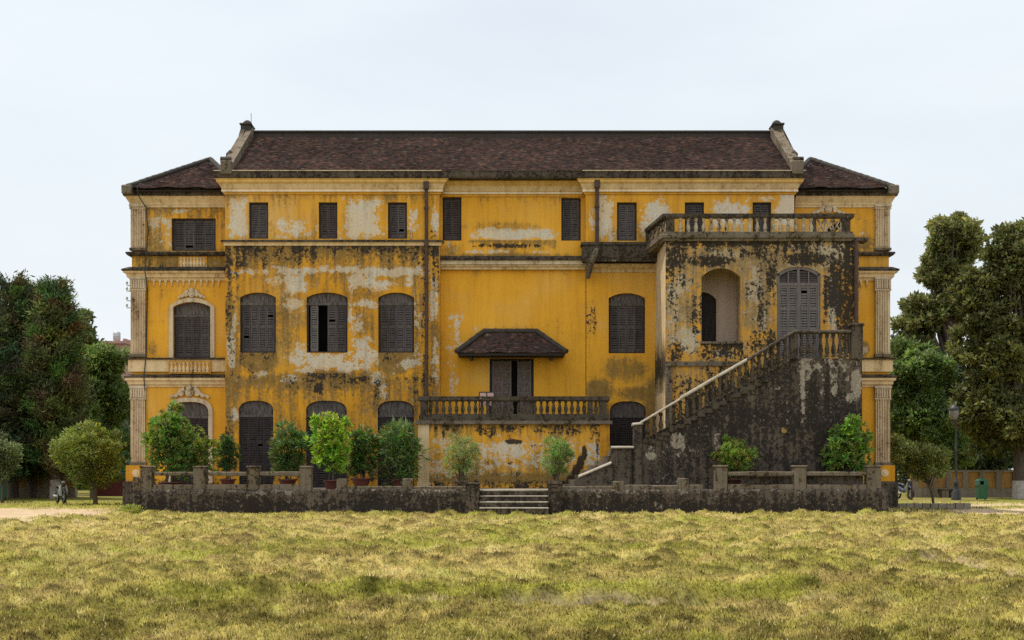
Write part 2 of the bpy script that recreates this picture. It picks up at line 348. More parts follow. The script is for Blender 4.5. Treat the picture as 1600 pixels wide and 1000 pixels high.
def wall(name, mat, parent, px0, px1, py_top, py_bot, Y, holes=(), patches=(), depth=.24, cell=.075):
    """rendered wall face at distance Y with openings (px0,px1,pytop,pybot,arch_px,style) and their reveals; worn by patches"""
    x0, x1, z0, z1 = X(px0, Y), X(px1, Y), Z(py_bot, Y), Z(py_top, Y); k = Y / F
    H = [(X(a, Y), X(b, Y), Z(d, Y), Z(c, Y), e * k, st) for a, b, c, d, e, st in holes]
    def lines(a, b, extra):
        e = sorted(set([round(q, 5) for q in [a, b] + [q for q in extra if a < q < b]])); o = []
        for p, q in zip(e[:-1], e[1:]):
            n = max(1, int(math.ceil((q - p) / cell))); o += [p + (q - p) * i / n for i in range(n)]
        return np.array(o + [e[-1]])
    xs = lines(x0, x1, [q for h in H for q in h[:2]]); zs = lines(z0, z1, [q for h in H for q in h[2:4]])
    gx, gz = np.meshgrid(xs, zs); V = [np.stack([gx.ravel(), np.full(gx.size, Y), gz.ravel()], 1)]; nx = len(xs)
    fs = []
    for j in range(len(zs) - 1):
        for i in range(nx - 1):
            cx, cz = (xs[i] + xs[i + 1]) / 2, (zs[j] + zs[j + 1]) / 2
            if any(h[0] < cx < h[1] and h[2] < cz < h[3] for h in H): continue
            a = j * nx + i; fs.append((a, a + 1, a + 1 + nx, a + nx))
    n = gx.size
    for hx0, hx1, hz0, hz1, ah, st in H:
        c, hw = (hx0 + hx1) / 2, (hx1 - hx0) / 2; zs_ = hz1 - ah
        u = np.linspace(-1, 1, 25)
        if st != 'seg': u = np.sin(u * np.pi / 2)
        if ah > 0:
            az_ = zs_ + arch_z(u, ah, st); az_[0] = az_[-1] = zs_
            lo = np.stack([c + u * hw, np.full(25, Y), az_], 1); hi = lo.copy(); hi[:, 2] = hz1
            V += [lo, hi]; fs += [(n + i, n + i + 1, n + 26 + i, n + 25 + i) for i in range(24)]; n += 50
            loop = [(hx0, hz0)] + [(c + a * hw, b) for a, b in zip(u, az_)] + [(hx1, hz0)]
        else: loop = [(hx0, hz0), (hx0, hz1), (hx1, hz1), (hx1, hz0)]
        m = len(loop); L = np.array([(p[0], Y, p[1]) for p in loop]); B = L.copy(); B[:, 1] += depth
        V += [L, B]; fs += [(n + i, n + (i + 1) % m, n + m + (i + 1) % m, n + m + i) for i in range(m)]; n += 2 * m
    V = np.concatenate(V); me = fast_mesh(name, V, np.array(fs))
    ppx = V[:, 0] * F / Y + 800; ppy = HZ - (V[:, 2] - EYE) * F / Y
    colattr(me, 'wear', wear_arr(ppx, ppy, patches))
    return link(name, me, mat, parent)

# ------------------------------------------------------------------ ground
def dirtmask(x, y):
    """bare, worn earth: side paths, the old bed edges"""
    px = x * F / y + 800; py = HZ + EYE * F / y
    n = fbm(x * .8, y * .5, 5) - .5; n2 = fbm(x * 2.5, y * 2.5, 9) - .5
    d = np.zeros_like(x)
    # paths either side of the terrace
    lft = np.clip((-13.0 - x + n * 6) / 2.5, 0, 1) * np.clip((y - 35.5 + n * 12) / 5, 0, 1) * np.clip((56 - y + n * 4) / 1.5, 0, 1)
    rgt = np.exp(-((y - 59.5 + n * 3) / 3.2) ** 4) * np.clip((x - 12) / 2, 0, 1)
    rgt = np.maximum(rgt, np.clip((x - 15.0 + n * 6) / 2.5, 0, 1) * np.clip((y - 39 + n * 10) / 4, 0, 1) * np.clip((55.5 - y) / 1.2, 0, 1))
    d = np.maximum(d, np.maximum(lft, rgt))
    def line(ax, ay, bx, by, wd, a):
        dx, dy = bx - ax, by - ay; L = dx * dx + dy * dy; t = np.clip(((x - ax) * dx + (y - ay) * dy) / L, 0, 1)
        r = np.hypot(x - ax - t * dx, y - ay - t * dy)
        return a * np.clip(1.4 - r / wd + n2 * 2.2, 0, 1)
    d = np.maximum(d, line(-13.4, 25.6, -6.9, 17.0, .40, .75) * (n2 > -.2))
    d = np.maximum(d, line(-6.6, 17.2, -6.9, 17.0, .30, .5))
    d = np.maximum(d, line(-2.0, 14.75, 4.4, 14.85, .16, .85))
    d = np.maximum(d, line(7.0, 25.0, 7.4, 17.8, .30, .8))
    d = np.maximum(d, line(6.6, 25.2, 12.2, 25.6, .25, .3))
    return d
def terrain(x, y):
    b = np.abs(fbm(x * 1.15, y * 1.0, 3, 3) - .5) * 2
    t = .03 * (fbm(x * 1.1, y * 1.0, 11, 2) - .5) + .03 * (fbm(x * .3, y * .3, 31, 2) - .5)
    ridge = np.exp(-((y - 15.35 - .25 * (fbm(x * .8, x * 0 + 3, 41) - .5)) / .33) ** 2) * np.clip((x + 3.5) / 2, 0, 1) * np.clip((7 - x) / 3, 0, 1)
    t = t + .11 * ridge * (.4 + fbm(x * 2, y * 2, 51))
    d = dirtmask(x, y); t = t * (1 - .8 * d) - .03 * d
    t = t + .03 * np.exp(-((y - 45.0) / .7) ** 2) * (np.abs(x) < 12) * (fbm(x * .9, y, 61, 2) - .25)
    return t
def grass_col(x, y):
    """colour of the turf: dry straw to green by patches, and worn earth"""
    a = fbm(x * .35, y * .28, 71, 4); b = fbm(x * 1.6, y * 1.3, 81, 3); g = np.clip((a - .47) * 1.7 + (b - .5) * 1.5 + .40, 0, 1)
    green_line = np.exp(-((y - 15.45) / .4) ** 2) * np.clip((x + 4.2) / 2, 0, 1) * np.clip((6 - x) / 2, 0, 1)
    pale = np.exp(-(((x - 2.6) / 3.6) ** 2 + ((y - 18.0) / 1.6) ** 2)) * .7
    near_steps = np.exp(-((y - 44.6) / .9) ** 2) * (np.abs(x) < 6) * .5
    behind = np.clip((y - 51) / 3, 0, 1) * 1.2 * np.clip((fbm(x * .5, y * .4, 99, 3) - .36) * 4, 0, 1)
    g = np.clip(g + green_line * .8 - pale + near_steps + behind, 0, 1)[..., None]
    dry = np.array([.53, .42, .160]); grn = np.array([.345, .335, .070])
    c = dry * (1 - g) + grn * g
    br = np.clip((fbm(x * 1.1, y * .9, 91, 3) - .55) * 6, 0, 1)[..., None] * .35
    return c * (1 - br) + np.array([.26, .16, .08]) * br
m, t, b_ = mat_new('turf_soil')
at = N(t, 'ShaderNodeAttribute', attribute_name='tint'); g_ = N(t, 'ShaderNodeNewGeometry')
n1 = noise(t, g_.outputs['Position'], 18, 6, .7); n2 = noise(t, g_.outputs['Position'], 2.2, 5, .6)
hs = N(t, 'ShaderNodeHueSaturation'); t.links.new(at.outputs['Color'], hs.inputs['Color'])
t.links.new(ramp(t, math_(t, 'ADD', math_(t, 'MULTIPLY', n1, .75), math_(t, 'MULTIPLY', n2, .25)), .35, .65, .5, 1.4), hs.inputs['Value'])
t.links.new(hs.outputs[0], b_.inputs['Base Color']); b_.inputs['Roughness'].default_value = 1; b_.inputs['Specular IOR Level'].default_value = .05
bp = N(t, 'ShaderNodeBump'); bp.inputs['Strength'].default_value = .5; bp.inputs['Distance'].default_value = .04; t.links.new(n1, bp.inputs['Height']); t.links.new(bp.outputs[0], b_.inputs['Normal'])
M['turf'] = m
def ground_sheet(name, xs, ys, hf):
    gx, gy = np.meshgrid(xs, ys); z = hf(gx, gy); n = len(xs)
    idx = np.arange(len(ys) * n).reshape(len(ys), n)
    f = np.stack([idx[:-1, :-1], idx[:-1, 1:], idx[1:, 1:], idx[1:, :-1]], -1).reshape(-1, 4)
    me = fast_mesh(name, np.stack([gx.ravel(), gy.ravel(), z.ravel()], 1), f, True)
    x, y = gx.ravel(), gy.ravel(); ok = y > 4
    c = np.full((len(x), 4), 1.0); yy = np.where(ok, y, 4.)
    d = dirtmask(x, yy)[:, None] * (np.abs(x) < 60)[:, None]
    gc = grass_col(x, yy) * .45; ea = np.array([.44, .33, .21]) * (.8 + .4 * fbm(x * 1.3, yy, 7)[:, None])
    c[:, :3] = gc * (1 - d) + ea * d
    colattr(me, 'tint', c)
    return link(name, me, M['turf'], None, 'structure')
# lawn: one fine sheet of matted turf with swells, mats and tussocks; denser mesh near the visitors' path
ss = lambda v, a, b: (lambda q: q * q * (3 - 2 * q))(np.clip((v - a) / (b - a), 0, 1))
LY = 6.5 * np.exp(np.arange(0, 520) * .0045); LU = np.linspace(-1, 1, 760); LWID = LY * .47 + 2.5
LXg = LU[None, :] * LWID[:, None]; LYg = np.repeat(LY[:, None], len(LU), 1)
def lawn_height():
    x, y = LXg, LYg; d = dirtmask(x, y); fade = (1 - .8 * d)
    h = terrain(x, y) + fade * (.012 * ss(fbm(x * 1.6, y * 1.7, 21, 3), .42, .60) + .045 * ss(fbm(x * 3.9, y * 3.7, 25, 2), .42, .62) + .045 * (fbm(x * 9, y * 9, 27, 2) - .5)) - .04
    dark = np.zeros_like(h)
    m_ = 17000; u = rng.random(m_); ty = 1 / (1 / 8.0 - u * (1 / 8.0 - 1 / 48.)); ty = np.where(rng.random(m_) < .6, 8 + 39 * rng.random(m_), ty); tx = (rng.random(m_) - .5) * 2 * (ty * .42 + 1.5)
    ok = (fbm(tx * .7, ty * .6, 141, 3) + .3 * rng.random(m_) > .54) & (rng.random(m_) > dirtmask(tx, ty) * 1.5) & ~((np.abs(tx) < 13.1) & (ty > 45.6)) & ~((np.abs(tx - .1) < 1.5) & (ty > 44.5))
    lx = rng.uniform(-4.5, 6.5, 200); ly = 15.42 + .16 * rng.normal(0, 1, 200); by_ = rng.uniform(45.1, 45.6, 170); bx_ = rng.uniform(-12.5, 12.5, 170); kb = np.abs(bx_ - .1) > 1.7
    tx = np.concatenate([tx[ok], lx, bx_[kb]]); ty = np.concatenate([ty[ok], ly, by_[kb]]); n = len(tx)
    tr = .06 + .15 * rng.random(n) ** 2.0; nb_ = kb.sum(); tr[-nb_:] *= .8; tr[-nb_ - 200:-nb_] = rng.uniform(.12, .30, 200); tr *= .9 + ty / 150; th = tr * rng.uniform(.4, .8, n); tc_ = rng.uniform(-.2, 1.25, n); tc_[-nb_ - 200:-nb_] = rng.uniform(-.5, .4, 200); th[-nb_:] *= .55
    for a in range(n):
        r = tr[a]; i0 = max(0, int(math.log((ty[a] - r) / 6.5) / .0045)); i1 = min(len(LY), int(math.log((ty[a] + r) / 6.5) / .0045) + 2)
        wd = LWID[(i0 + i1) // 2 if (i0 + i1) // 2 < len(LY) else -1]; j0 = max(0, int(((tx[a] - r * 1.5) / wd + 1) / 2 * 759) - 1); j1 = min(760, int(((tx[a] + r * 1.5) / wd + 1) / 2 * 759) + 2)
        if i1 <= i0 or j1 <= j0: continue
        q = ((LXg[i0:i1, j0:j1] - tx[a]) / (r * 1.35)) ** 2 + ((LYg[i0:i1, j0:j1] - ty[a]) / r) ** 2; b = np.clip(1 - q, 0, 1) ** .7
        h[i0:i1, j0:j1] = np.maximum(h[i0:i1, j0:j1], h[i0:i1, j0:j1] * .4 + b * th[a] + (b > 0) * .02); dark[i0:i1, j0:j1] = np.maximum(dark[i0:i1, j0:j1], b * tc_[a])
    return h - .075 * np.clip((LYg - 6) / 10, 0, 1), dark
LH, LD = lawn_height()
def lawn_sample(A, x, y):
    r = np.clip(np.log(np.maximum(y, 6.6) / 6.5) / .0045, 0, len(LY) - 1.001); i = r.astype(int); f = r - i
    c = np.clip((x / (y * .47 + 2.5) + 1) / 2 * 759, 0, 758.999); j = c.astype(int); g = c - j
    return (A[i, j] * (1 - g) + A[i, j + 1] * g) * (1 - f) + (A[i + 1, j] * (1 - g) + A[i + 1, j + 1] * g) * f
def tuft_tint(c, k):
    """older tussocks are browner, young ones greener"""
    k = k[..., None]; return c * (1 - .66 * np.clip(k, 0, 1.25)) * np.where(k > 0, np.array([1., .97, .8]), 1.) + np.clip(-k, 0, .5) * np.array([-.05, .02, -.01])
idx = np.arange(LH.size).reshape(LH.shape)
me = fast_mesh('lawn', np.stack([LXg.ravel(), LYg.ravel(), LH.ravel()], 1), np.stack([idx[:-1, :-1], idx[:-1, 1:], idx[1:, 1:], idx[1:, :-1]], -1).reshape(-1, 4), True)
x, y = LXg.ravel(), LYg.ravel(); d = dirtmask(x, y)[:, None]; c = np.ones((len(x), 4))
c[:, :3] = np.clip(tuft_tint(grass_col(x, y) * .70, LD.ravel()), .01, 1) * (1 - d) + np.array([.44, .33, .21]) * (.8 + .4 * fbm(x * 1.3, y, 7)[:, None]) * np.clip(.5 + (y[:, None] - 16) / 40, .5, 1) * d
colattr(me, 'tint', c); link('lawn', me, M['turf'], None, 'structure')
ground_sheet('ground', np.concatenate([np.linspace(-900, -70, 12), np.linspace(-60, 60, 61), np.linspace(70, 900, 12)]),
             np.concatenate([np.linspace(-300, 0, 5), np.linspace(4, 120, 60), np.geomspace(130, 1500, 12)]), lambda x, y: x * 0 - .16 + np.clip((y - 62) / 3, 0, 1) * .13)
def grass_field():
    n = 640000
    u = rng.random(n); y0, y1 = 8.4, 63.; y = 1 / (1 / y0 - u * (1 / y0 - 1 / y1)); y = np.where(rng.random(n) < .35, y0 + (y1 - y0) * rng.random(n), y)
    x = (rng.random(n) - .5) * 2 * (y * .40 + 1.5)
    keep = ~((np.abs(x + .05) < 13.1) & (y > 45.75) & (y < 62.5)); d = dirtmask(x, y); keep &= rng.random(n) > d * 1.05
    keep &= ~((np.abs(x - X(805, 45.5)) < 1.28) & (y > 44.9) & (y < 46.4))
    x, y = x[keep], y[keep]; n = len(x); z = lawn_sample(LH, x, y); e = .03 + .002 * y
    gx = (lawn_sample(LH, x + e, y) - z) / e; gy = (lawn_sample(LH, x, y + e) - z) / e
    nrm = np.stack([-gx, -gy, np.ones(n)], 1); nrm /= np.linalg.norm(nrm, axis=1)[:, None]
    size = (.015 + .024 * rng.random(n)) * (1 + y / 40); wd = .0018 + .00029 * y; a = rng.random(n) * 2 * np.pi; lean = .5 + .9 * rng.random(n)
    tip = (np.stack([np.cos(a) * np.sin(lean), np.sin(a) * np.sin(lean), np.cos(lean)], 1) * .7 + nrm * .6) * size[:, None]
    sd = np.stack([-np.sin(a), np.cos(a), 0 * a], 1) * wd[:, None]; p = np.stack([x, y, z - .004], 1); mid = p + tip * .55 + nrm * (size * .08)[:, None]
    v = np.stack([p - sd, p + sd, mid + sd * .7, p + tip + sd * .1, p + tip - sd * .1, mid - sd * .7], 1).reshape(-1, 3); k = np.arange(n)[:, None] * 6
    me = fast_mesh('lawn_grass', v, np.concatenate([k + np.array([0, 1, 2, 5]), k + np.array([5, 2, 3, 4])], 0))
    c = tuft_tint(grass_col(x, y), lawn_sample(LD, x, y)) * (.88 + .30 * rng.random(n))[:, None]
    straw = (rng.random(n) < .07)[:, None]; c = np.clip(np.where(straw, np.array([.46, .37, .18]) * (.8 + .3 * rng.random(n))[:, None], c), .01, 1)
    cc = np.ones((n, 6, 4)); cc[:, :, :3] = c[:, None, :]; colattr(me, 'tint', cc.reshape(-1, 4)); vecattr(me, 'dome', np.repeat(nrm, 6, 0))
    o = link('lawn_grass', me, M['grass'], None, 'stuff'); o['label'] = 'patchy dry and green lawn grass in front of the terrace'; o['category'] = 'grass'
grass_field()

# ------------------------------------------------------------------ the mansion
YF, YC, YW, YP = 52.0, 52.45, 53.0, 49.0
YL = 52.62      # lower middle wall and right bay lower wall
house = thing('mansion', 'large old yellow mansion with peeling walls, shuttered windows and dark tiled roofs', 'mansion', (0, 56, 0))
HB = house
# front walls with their wear
att = [('G', 352, 686, 298, 34, .45), ('R', 352, 686, 352, 40, .25), ('rq', 372, 340, 12, 26, .75), ('rq', 459, 358, 24, 12, .55), ('r', 440, 350, 8, 12, .6), ('rq', 566, 340, 24, 26, .8), ('r', 552, 365, 12, 9, .7), ('rq', 648, 345, 7, 18, .55), ('r', 680, 350, 6, 22, .6),
       ('g', 540, 340, 6, 25, .25), ('g', 425, 362, 9, 14, .35), ('b', 676, 366, 7, 9, .5), ('g', 520, 300, 170, 5, .18), ('g', 640, 366, 12, 9, .45), ('g', 480, 368, 14, 8, .35)]
lowl = [('G', 352, 686, 384, 70, .75), ('B', 352, 686, 385, 46, .52), ('G', 375, 431, 551, 46, .8), ('B', 375, 431, 551, 40, .40), ('G', 591, 647, 551, 60, .8), ('B', 479, 543, 585, 40, .45), ('G', 352, 686, 590, 110, .5), ('B', 440, 690, 590, 60, .36), ('B', 560, 690, 384, 60, .3), ('B', 352, 372, 384, 260, .45), ('B', 655, 686, 384, 330, .45),
        ('g', 510, 415, 170, 32, .40), ('g', 365, 500, 14, 130, .42), ('b', 358, 480, 7, 110, .28), ('g', 450, 505, 26, 55, .36), ('g', 566, 470, 22, 70, .36), ('g', 510, 596, 170, 15, .62),
        ('rq', 500, 421, 70, 5, .62), ('rq', 610, 424, 50, 6, .72), ('r', 395, 425, 36, 5, .55), ('rq', 460, 440, 14, 15, .75), ('rq', 568, 438, 22, 10, .80), ('r', 430, 437, 24, 7, .4), ('r', 590, 445, 18, 8, .6), ('r', 640, 440, 8, 10, .5),
        ('b', 372, 410, 13, 14, .42), ('b', 412, 408, 10, 12, .36), ('b', 452, 402, 12, 9, .30), ('b', 490, 402, 14, 12, .32), ('b', 560, 402, 22, 10, .32), ('b', 630, 400, 30, 10, .36), ('g', 400, 398, 60, 12, .5),
        ('r', 458, 475, 13, 9, .60), ('r', 361, 545, 6, 28, .85), ('r', 366, 505, 4, 18, .6), ('r', 470, 553, 8, 18, .65), ('r', 548, 490, 3, 30, .55), ('r', 570, 475, 18, 6, .5),
        ('r', 555, 510, 10, 18, .55), ('r', 563, 545, 18, 22, .58), ('r', 578, 560, 14, 16, .6), ('r', 510, 565, 30, 11, .86), ('r', 470, 560, 18, 10, .7), ('r', 545, 572, 20, 10, .62), ('r', 590, 592, 12, 12, .55), ('r', 600, 608, 8, 12, .55), ('r', 640, 568, 14, 8, .6), ('r', 652, 560, 7, 20, .5),
        ('g', 402, 566, 27, 13, 1.0), ('b', 385, 570, 10, 14, .34), ('g', 618, 568, 27, 16, .85), ('b', 610, 560, 18, 10, .30), ('b', 560, 594, 24, 7, .55), ('b', 392, 586, 14, 8, .35), ('b', 497, 607, 7, 9, .75), ('g', 540, 588, 60, 8, .7), ('r', 455, 592, 16, 6, .6), ('r', 408, 585, 12, 5, .55), ('r', 480, 580, 14, 6, .5),
        ('g', 450, 650, 22, 45, .30), ('g', 566, 650, 22, 45, .24), ('g', 512, 640, 160, 20, .16), ('g', 652, 470, 9, 130, .5), ('r', 652, 470, 7, 60, .35), ('b', 664, 520, 7, 110, .38), ('r', 678, 470, 6, 40, .6), ('g', 679, 520, 7, 100, .5), ('b', 676, 400, 10, 15, .5), ('b', 655, 400, 10, 16, .4), ('r', 680, 570, 6, 40, .45),
        ('b', 358, 690, 12, 40, .34), ('g', 362, 650, 10, 60, .5), ('r', 367, 646, 6, 12, .55), ('g', 500, 728, 160, 18, .5), ('b', 500, 745, 170, 10, .35), ('g', 620, 470, 30, 6, .3)]
SW = (('seg', 9), ('basket', 15))
def hole(a, b, c, d, k='none'): return (a, b, c, d, {'none': 0, 'seg': 8, 'basket': 15}[k], 'seg' if k != 'basket' else 'basket')
wl_att = [hole(389, 419, 316, 373), hole(498, 527, 316, 373), hole(606, 636, 316, 373)]
wl_mid = [hole(375, 431, 457, 551, 'seg'), hole(479, 543, 457, 551, 'seg'), hole(591, 647, 457, 551, 'seg')]
wl_gr = [hole(373, 427, 626, 764, 'basket'), hole(478, 542, 626, 764, 'basket'), hole(590, 647, 626, 764, 'basket')]
wall('wall', M['yellow_old'], HB, 352, 686, 384, 764, YF, wl_mid + wl_gr, lowl)
wall('wall', M['worn'], HB, 352, 686, 292, 384, YF, wl_att, att)
ctr_at = [('G', 687, 915, 300, 40, .45), ('G', 730, 870, 376, 40, .6), ('r', 800, 366, 62, 9, .80), ('r', 765, 362, 20, 9, .75), ('r', 742, 372, 12, 6, .5), ('r', 850, 366, 22, 10, .75), ('b', 795, 384, 68, 4, .62), ('g', 790, 354, 62, 8, .45), ('r', 760, 393, 40, 4, .6), ('r', 850, 394, 30, 3, .5), ('g', 800, 400, 110, 5, .6), ('g', 706, 390, 14, 12, .5), ('r', 706, 386, 12, 10, .5)]
cl, cr = 687, 915
wall('wall', M['yellow'], HB, cl, cr, 294, 412, YC, [hole(691.5, 721, 308, 376), hole(877, 907.5, 309, 376)], ctr_at)
ctr_lo = [('G', 951, 1008, 552, 60, .7), ('B', 918, 935, 420, 240, .5), ('G', 920, 1040, 590, 80, .6), ('R', 951, 1008, 553, 20, .4), ('G', 687, 915, 420, 24, .35), ('G', 840, 915, 500, 150, .22), ('R', 700, 725, 490, 130, .45), ('r', 714, 512, 6, 30, .62), ('r', 706, 560, 12, 38, .46), ('r', 722, 540, 6, 12, .5), ('r', 708, 600, 9, 26, .55), ('r', 698, 470, 8, 14, .3), ('r', 744, 514, 3, 7, .62), ('r', 790, 440, 60, 8, .22), ('r', 880, 540, 14, 50, .24), ('g', 890, 570, 14, 50, .14), ('r', 828, 495, 2, 2, .6), ('g', 693, 520, 5, 90, .2), ('g', 880, 512, 10, 14, .35), ('g', 800, 512, 60, 5, .3)]
wall('wall', M['yellow'], HB, cl - 1, cr + 1, 416, 764, YL, [hole(765, 834, 560, 660)], ctr_lo)
r_att = [('rq', 946, 342, 11, 28, .78), ('r', 925, 345, 6, 20, .45), ('r', 1028, 338, 22, 20, .72), ('r', 1012, 355, 14, 18, .7), ('rq', 1140, 332, 22, 16, .80), ('r', 1160, 325, 10, 12, .6), ('rq', 1228, 330, 12, 24, .75), ('r', 1195, 310, 16, 4, .4), ('g', 1002, 360, 8, 14, .4), ('g', 955, 366, 14, 8, .4)]
wall('wall', M['worn'], HB, cr, 1241, 294, 378, YF, [hole(964, 995, 316, 376), hole(1070, 1100, 316, 376), hole(1176, 1205, 316, 376)], r_att)
r_lo = [('g', 980, 578, 34, 22, .62), ('r', 975, 588, 22, 16, .30), ('g', 935, 610, 24, 18, .75), ('b', 938, 618, 18, 12, .42), ('b', 926, 505, 6, 40, .50), ('b', 919, 530, 5, 110, .42), ('r', 950, 500, 12, 14, .3), ('g', 1000, 615, 40, 12, .7), ('b', 1020, 605, 20, 14, .25), ('r', 932, 450, 10, 20, .25), ('g', 1020, 640, 14, 50, .8), ('g', 940, 690, 40, 60, .6), ('g', 1140, 500, 90, 70, .62), ('r', 985, 553, 26, 3, .4)]
wall('wall', M['yellow'], HB, cr, 1245, 408, 764, YL, [hole(951, 1008, 458, 552, 'seg'), hole(953, 1009, 627, 764, 'basket'), hole(1061, 1118, 458, 552, 'seg')], r_lo)
# returns between planes and the closed body behind
mb = MB()
mb.box(X(cl, YF) - .02, X(cl, YF), YF + .004, YL + .05, Z(764, YF), Z(294, YF)); mb.box(X(cr, YF), X(cr, YF) + .02, YF + .004, YL + .05, Z(378, YF), Z(296, YF))
mb.build('wall_return', M['yellow_old'], HB)
bl, br_ = X(352, YF), X(1241, YF)
mb = MB(); mb.box(bl + .01, br_ - .01, 53.3, 61, 0, 12.75); mb.box(bl, bl + .3, YF + .003, 53.4, .3, 12.6); mb.box(br_ - .3, br_, YF + .003, 53.4, .3, 12.6)
mb.build('rear_body', M['yellow_old'], HB)
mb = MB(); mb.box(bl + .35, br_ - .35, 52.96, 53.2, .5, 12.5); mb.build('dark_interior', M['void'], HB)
mb = MB(); mb.box(X(cr, YF) + .05, br_ - .05, YF + .02, YL + .03, Z(408, YF) + .02, Z(398, YF)); mb.build('soffit', M['dark'], HB)

# cornice and gutter of the main block
path = [(bl, 60), (bl, YF), (X(cl, YF), YF), (X(cl, YF), YC), (X(cr, YF), YC), (X(cr, YF), YF), (br_, YF), (br_, 60)]
zt = Z(278, 51.6)
cor = [(0, zt - .56), (.05, zt - .56), (.05, zt - .47), (.11, zt - .45), (.11, zt - .37), (.14, zt - .34), (.22, zt - .28), (.38, zt - .16), (.50, zt - .12), (.52, zt - .05), (.62, zt), (0, zt)]
MB().sweep(path, cor[:5] + [(0, zt - .37)]).build('cornice_frieze', M['worn'], HB)
MB().sweep(path, [(0, zt - .367), (.11, zt - .367), (.13, zt - .34), (.16, zt - .28), (.22, zt - .175), (0, zt - .175)]).build('cornice', M['cream'], HB)
MB().sweep(path, [(0, zt - .172), (.24, zt - .172), (.24, zt - .15), (.29, zt - .12), (.30, zt - .05), (.35, zt), (0, zt)]).build('cornice_crown', M['ochre_trim'], HB)
MB().sweep(path, [(0, zt - .475), (.115, zt - .47), (.118, zt - .39), (0, zt - .385)][:0] + [(0, zt - .475), (.125, zt - .47), (.128, zt - .39), (.068, zt - .385), (0, zt - .38)]).build('cornice_band', M['line'], HB)
path_g = [(bl, 60), (bl, YF), (br_, YF), (br_, 60)]
gut = [(-.5, zt + .003), (.36, zt + .003), (.39, zt + .06), (.40, zt + .24), (.42, zt + .25), (.42, zt + .29), (.3, zt + .30), (.2, zt + .22), (-.5, zt + .22)]
MB().sweep(path_g, gut).build('gutter', M['dark'], HB)
for a, b in ((bl - .36, X(cl + 4, YF)), (X(cr - 6, YF), br_ + .36)): MB().box(a, b, YF - .45, YF - .422, zt + .262, zt + .298).build('gutter_lip', M['white'], HB)
# left ledge, right slab, middle cornice
mb = MB(); z0 = Z(384, YF); z1 = Z(374.5, YF)
mb.sweep([(bl, 52.6), (bl, YF), (X(cl, YF), YF), (X(cl, YF), 52.3)], [(0, z0), (.05, z0), (.06, z0 + .1), (.11, z0 + .13), (0, z0 + .13)]); mb.build('ledge', M['cream'], HB)
MB().sweep([(bl, 52.6), (bl, YF), (X(cl, YF), YF), (X(cl, YF), 52.3)], [(0, z0 + .133), (.15, z0 + .133), (.16, z0 + .2), (0, z0 + .235)]).build('ledge_cap', M['dark'], HB)
xa, xb = X(cr, YF) - .02, br_
z0 = Z(409, 51.75); z1 = Z(377, 51.75)
MB().sweep([(xa, YL), (xa, YF - .05), (xb, YF - .05)], [(0, z0 + .02), (.10, z0 + .03), (.14, z0 + .22), (.12, z0 + .24), (.10, z1 - .14), (.16, z1 - .12), (.16, z1 - .02), (0, z1)]).build('ledge', M['balustrade'], HB)
MB().sweep([(xa + .3, YL), (xb, YL)], [(0, z0 - .30), (.05, z0 - .28), (.06, z0 - .18), (.2, z0 - .12), (.3, z0 - .02), (.3, z0 + .015), (0, z0 + .015)]).build('cornice', M['cream'], HB)
z0 = Z(420, 52.3); z1 = Z(404, 52.2)
xl, xr = X(684, 52.3), X(916, 52.3)
MB().box(xl + .03, xr - .03, YL - .18, YL, z0, z0 + .10).box(xl, xr, YL - .26, YL, z0 + .102, z0 + .17).build('cornice', M['cream'], HB)
MB().box(xl, xr, YL - .34, YL + .05, z0 + .173, z0 + .33).build('cornice_band', M['white'], HB)
MB().sweep([(xl, YC), (xr, YC)], [(0, z0 + .332), (.24, z0 + .332), (.26, z0 + .40), (.05, z0 + .52), (0, z0 + .53)]).build('cornice_cap', M['dark'], HB)

